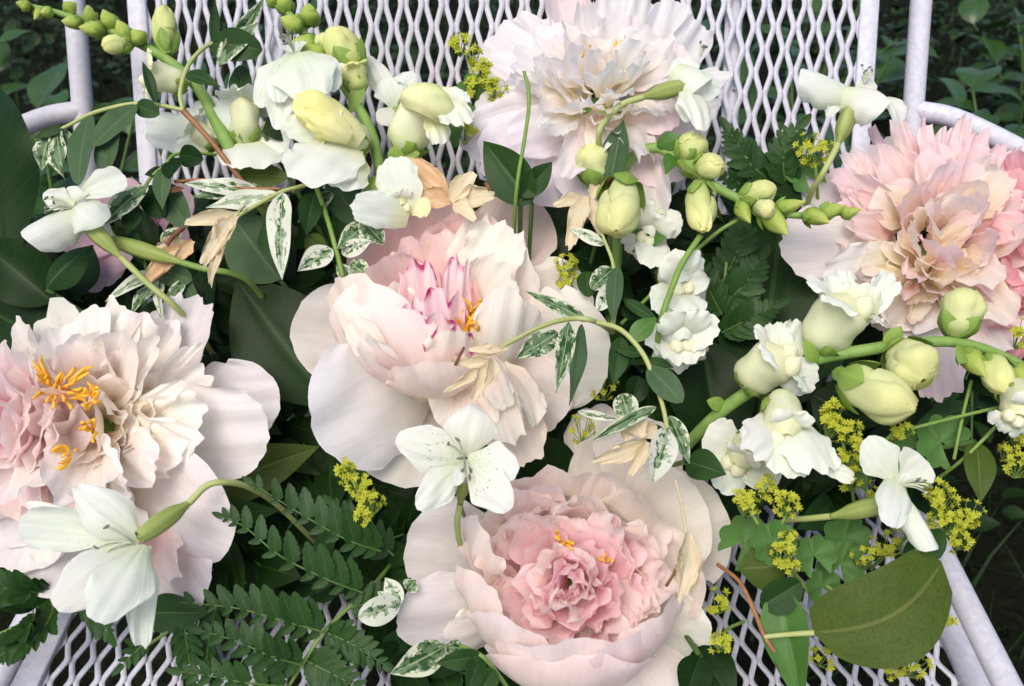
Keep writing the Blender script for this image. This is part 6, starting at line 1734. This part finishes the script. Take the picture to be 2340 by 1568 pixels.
mantle('yellow-green flower sprig lying on the seat mesh next to the broad olive leaf', [[(1960, 1330, .04), (1920, 1390, .02), (1990, 1480, .012), (2060, 1490, .006)], [(2000, 1470, .012), (2120, 1400, .006), (2150, 1400, .004)], [(1920, 1390, .02), (1890, 1340, .012), (1960, 1400, .012)]],
       [(2060, 1470, .0, 48, 24), (2080, 1515, .0, 44, 22), (2035, 1520, .0, 36, 16), (2130, 1400, .0, 36, 18), (2160, 1420, .0, 22, 8), (1965, 1360, .008, 34, 14), (1880, 1500, .01, 34, 10)], [(1920, 1290, .016, 56), (1880, 1340, .016, 40)], 606)
mantle('yellow-green flower sprig with long thin stalks at the right edge', [[(2120, 1110, .03), (2200, 1050, .0), (2290, 960, -.006), (2330, 920, -.006)], [(2080, 980, .0), (2200, 950, -.004), (2330, 920, -.006)], [(2220, 870, .0), (2200, 950, .0), (2180, 1050, .006)], [(2290, 960, -.006), (2320, 1000, -.006)]],
       [(2325, 990, -.008, 36, 20), (2330, 1060, -.008, 40, 20), (2300, 1030, -.004, 28, 10), (2330, 760, .02, 40, 10)], [(2150, 1010, .012, 60), (2080, 1030, .02, 54)], 607)
mantle('small yellow-green flower cluster at the chair back near the standing lily flower', [[(1870, 480, .04), (1865, 400, .012), (1860, 350, .006)]], [(1850, 340, .0, 40, 22), (1880, 350, .0, 30, 12)], [(1840, 400, .02, 44)], 608)
mantle('yellow-green cluster lying on the mesh at the foot of the cup-shaped peony', [[(1700, 1420, .03), (1660, 1440, .02), (1650, 1470, .012)]], [(1648, 1468, .012, 30, 18), (1640, 1380, .03, 36, 12)], [], 609)
mantle('yellow-green cluster deep in the gap right of the central peony', [[(1330, 720, .05), (1300, 640, .02), (1290, 600, .014)]], [(1295, 605, .01, 34, 16), (1290, 640, .012, 30, 12), (1380, 880, .03, 40, 14), (1330, 980, .02, 34, 12)], [], 610)
mantle('yellow-green cluster under the central white lily flower', [[(1060, 1180, .03), (1050, 1140, .01), (1048, 1120, .004)]], [(1048, 1120, .002, 22, 10), (1030, 1030, .01, 26, 8)], [], 611)

# ---- thin bare stalks
def stalk(label, pts, r, mat='stem'):
    th = thing('bare_stalk', label, 'stalk', pt(*pts[0]), 'bare stalks')
    tube_px(th, 'stalk', pts, np.asarray(r, float), M[mat], 8, 30)
    body(th, 'cut_tip', pt(*pts[-1]), pt(pts[-1][0] + 1, pts[-1][1] - 4, pts[-1][2]), r[-1] * pxs(pts[-1][1]) * 1.15, [1, 1, .6, .1], (SG, SG, SG), 'snap_petal', seg=8, n=6)
stalk('thin bare green stalk standing upright in front of the white feathery peony', [(1170, 620, .06), (1180, 440, -.006), (1195, 340, -.016), (1208, 250, -.022), (1207, 200, -.024), (1198, 166, -.024)], [4, 4.3, 4.3, 4.3, 4.3, 4])
stalk('olive stalk slanting up past the drooping white blooms to a bud', [(1490, 860, .03), (1512, 730, -.006), (1535, 660, -.012), (1560, 600, -.014), (1600, 540, -.016)], [7, 7, 7, 7, 7], 'stem')
stalk('thin green stalk slanting down from the bud stem', [(1420, 740, .04), (1610, 555, .0), (1690, 500, -.004), (1720, 478, -.006)], [4.5, 4.5, 4.5, 4.5])

# ---- dark leafy branches that fill the inside of the bouquet
def blocked(x, y):
    if y > 1385 and x < 440: return True
    if 660 < x < 860 and y > 1380: return True
    if x > 1600 and y > 1240: return True
    if x > 2180 and y > 950: return True
    if x < 380 and y < 440: return True
    return False
NEAR = [(1020, 740, 'central peony'), (1290, 1300, 'cup-shaped peony'), (200, 950, 'feathery peony'), (1370, 220, 'white peony at the back'), (2130, 540, 'pompon peony'), (760, 300, 'yellow snapdragon bloom'), (1560, 680, 'drooping white blooms'), (1800, 1020, 'hanging white bloom'), (2060, 1100, 'folded white lily flower'), (1060, 1050, 'dotted white lily flower'), (650, 1280, 'fern'), (170, 480, 'rolled white flower'), (1900, 720, 'large arching snapdragon'), (230, 1260, 'spotted white flower'), (540, 560, 'wilted cream blossom'), (1700, 450, 'arching bud stem'), (820, 1120, 'yellow-green sprig'), (1410, 780, 'trailing jasmine'), (880, 1400, 'small variegated leaves')]
def bed():
    g = np.random.default_rng(777)
    spots = [(330, 560), (560, 520), (760, 520), (640, 700), (480, 880), (560, 1040), (680, 960), (720, 1120), (560, 1250), (820, 1260), (940, 1180), (1080, 1150), (1290, 600), (1420, 660), (1560, 620), (1660, 760), (1740, 620), (1500, 860), (1620, 900), (1780, 860), (1740, 1020), (1880, 960), (2000, 860), (2080, 1000), (1900, 1120), (1680, 1180), (100, 560), (120, 760), (260, 760), (420, 720),
             (1000, 1330), (900, 1420), (980, 1520), (1150, 1540), (480, 1340), (240, 1330), (80, 1330), (1250, 1000), (1350, 960), (1950, 700), (2220, 900), (1180, 480), (960, 520), (1480, 480), (1640, 480)]
    spots += [(440, 560), (660, 580), (880, 560), (560, 760), (700, 820), (480, 980), (620, 1120), (800, 1020), (520, 1160), (1340, 720), (1480, 560), (1560, 760), (1700, 700), (1800, 560), (1580, 980), (1820, 760), (1960, 1000), (1820, 1080), (2040, 940), (1720, 900), (60, 660), (400, 640), (820, 1340), (1040, 1240), (380, 480), (700, 450)]
    for i, (x, y) in enumerate(spots):
        o = .075 if y < 1250 else .05
        nb = sorted(NEAR, key=lambda q: (q[0] - x) ** 2 + (q[1] - y) ** 2)
        th = thing('leafy_branch', 'dark leaves between the %s and the %s' % (nb[0][2], nb[1][2]), 'leaf branch', pt(x, y, o + .02), 'dark branches inside the bouquet')
        az = g.uniform(0, 2 * pi)
        dx, dy = cos(az), sin(az)
        L = 110
        tube_px(th, 'stem', [(x - dx * L, y - dy * L, o + .03), (x, y, o + .012), (x + dx * L, y + dy * L, o + .004)], [5, 5, 3], M['stem_dark'], 6, 14)
        for k in range(9):
            t = -1 + 2 * k / 8
            s = 1 if k % 2 else -1
            bx, by = x + dx * L * t, y + dy * L * t
            la = az + s * g.uniform(.5, 1.2)
            LL = g.uniform(95, 150)
            ex, ey = bx + cos(la) * LL, by + sin(la) * LL
            if blocked(ex, ey) or blocked(bx, by) or ey < 430:
                continue
            oo = o + g.uniform(-.018, .012)
            leaf(th, bx, by, oo + .012, ex, ey, oo, g.uniform(55, 85), M['dark_leaf' if k % 5 else 'mid_leaf'], g, n=(g.uniform(-.4, .4), g.uniform(-.2, .4), 1), b=g.uniform(.1, .4), fold=g.uniform(.05, .3), nu=5, nv=11)
bed()
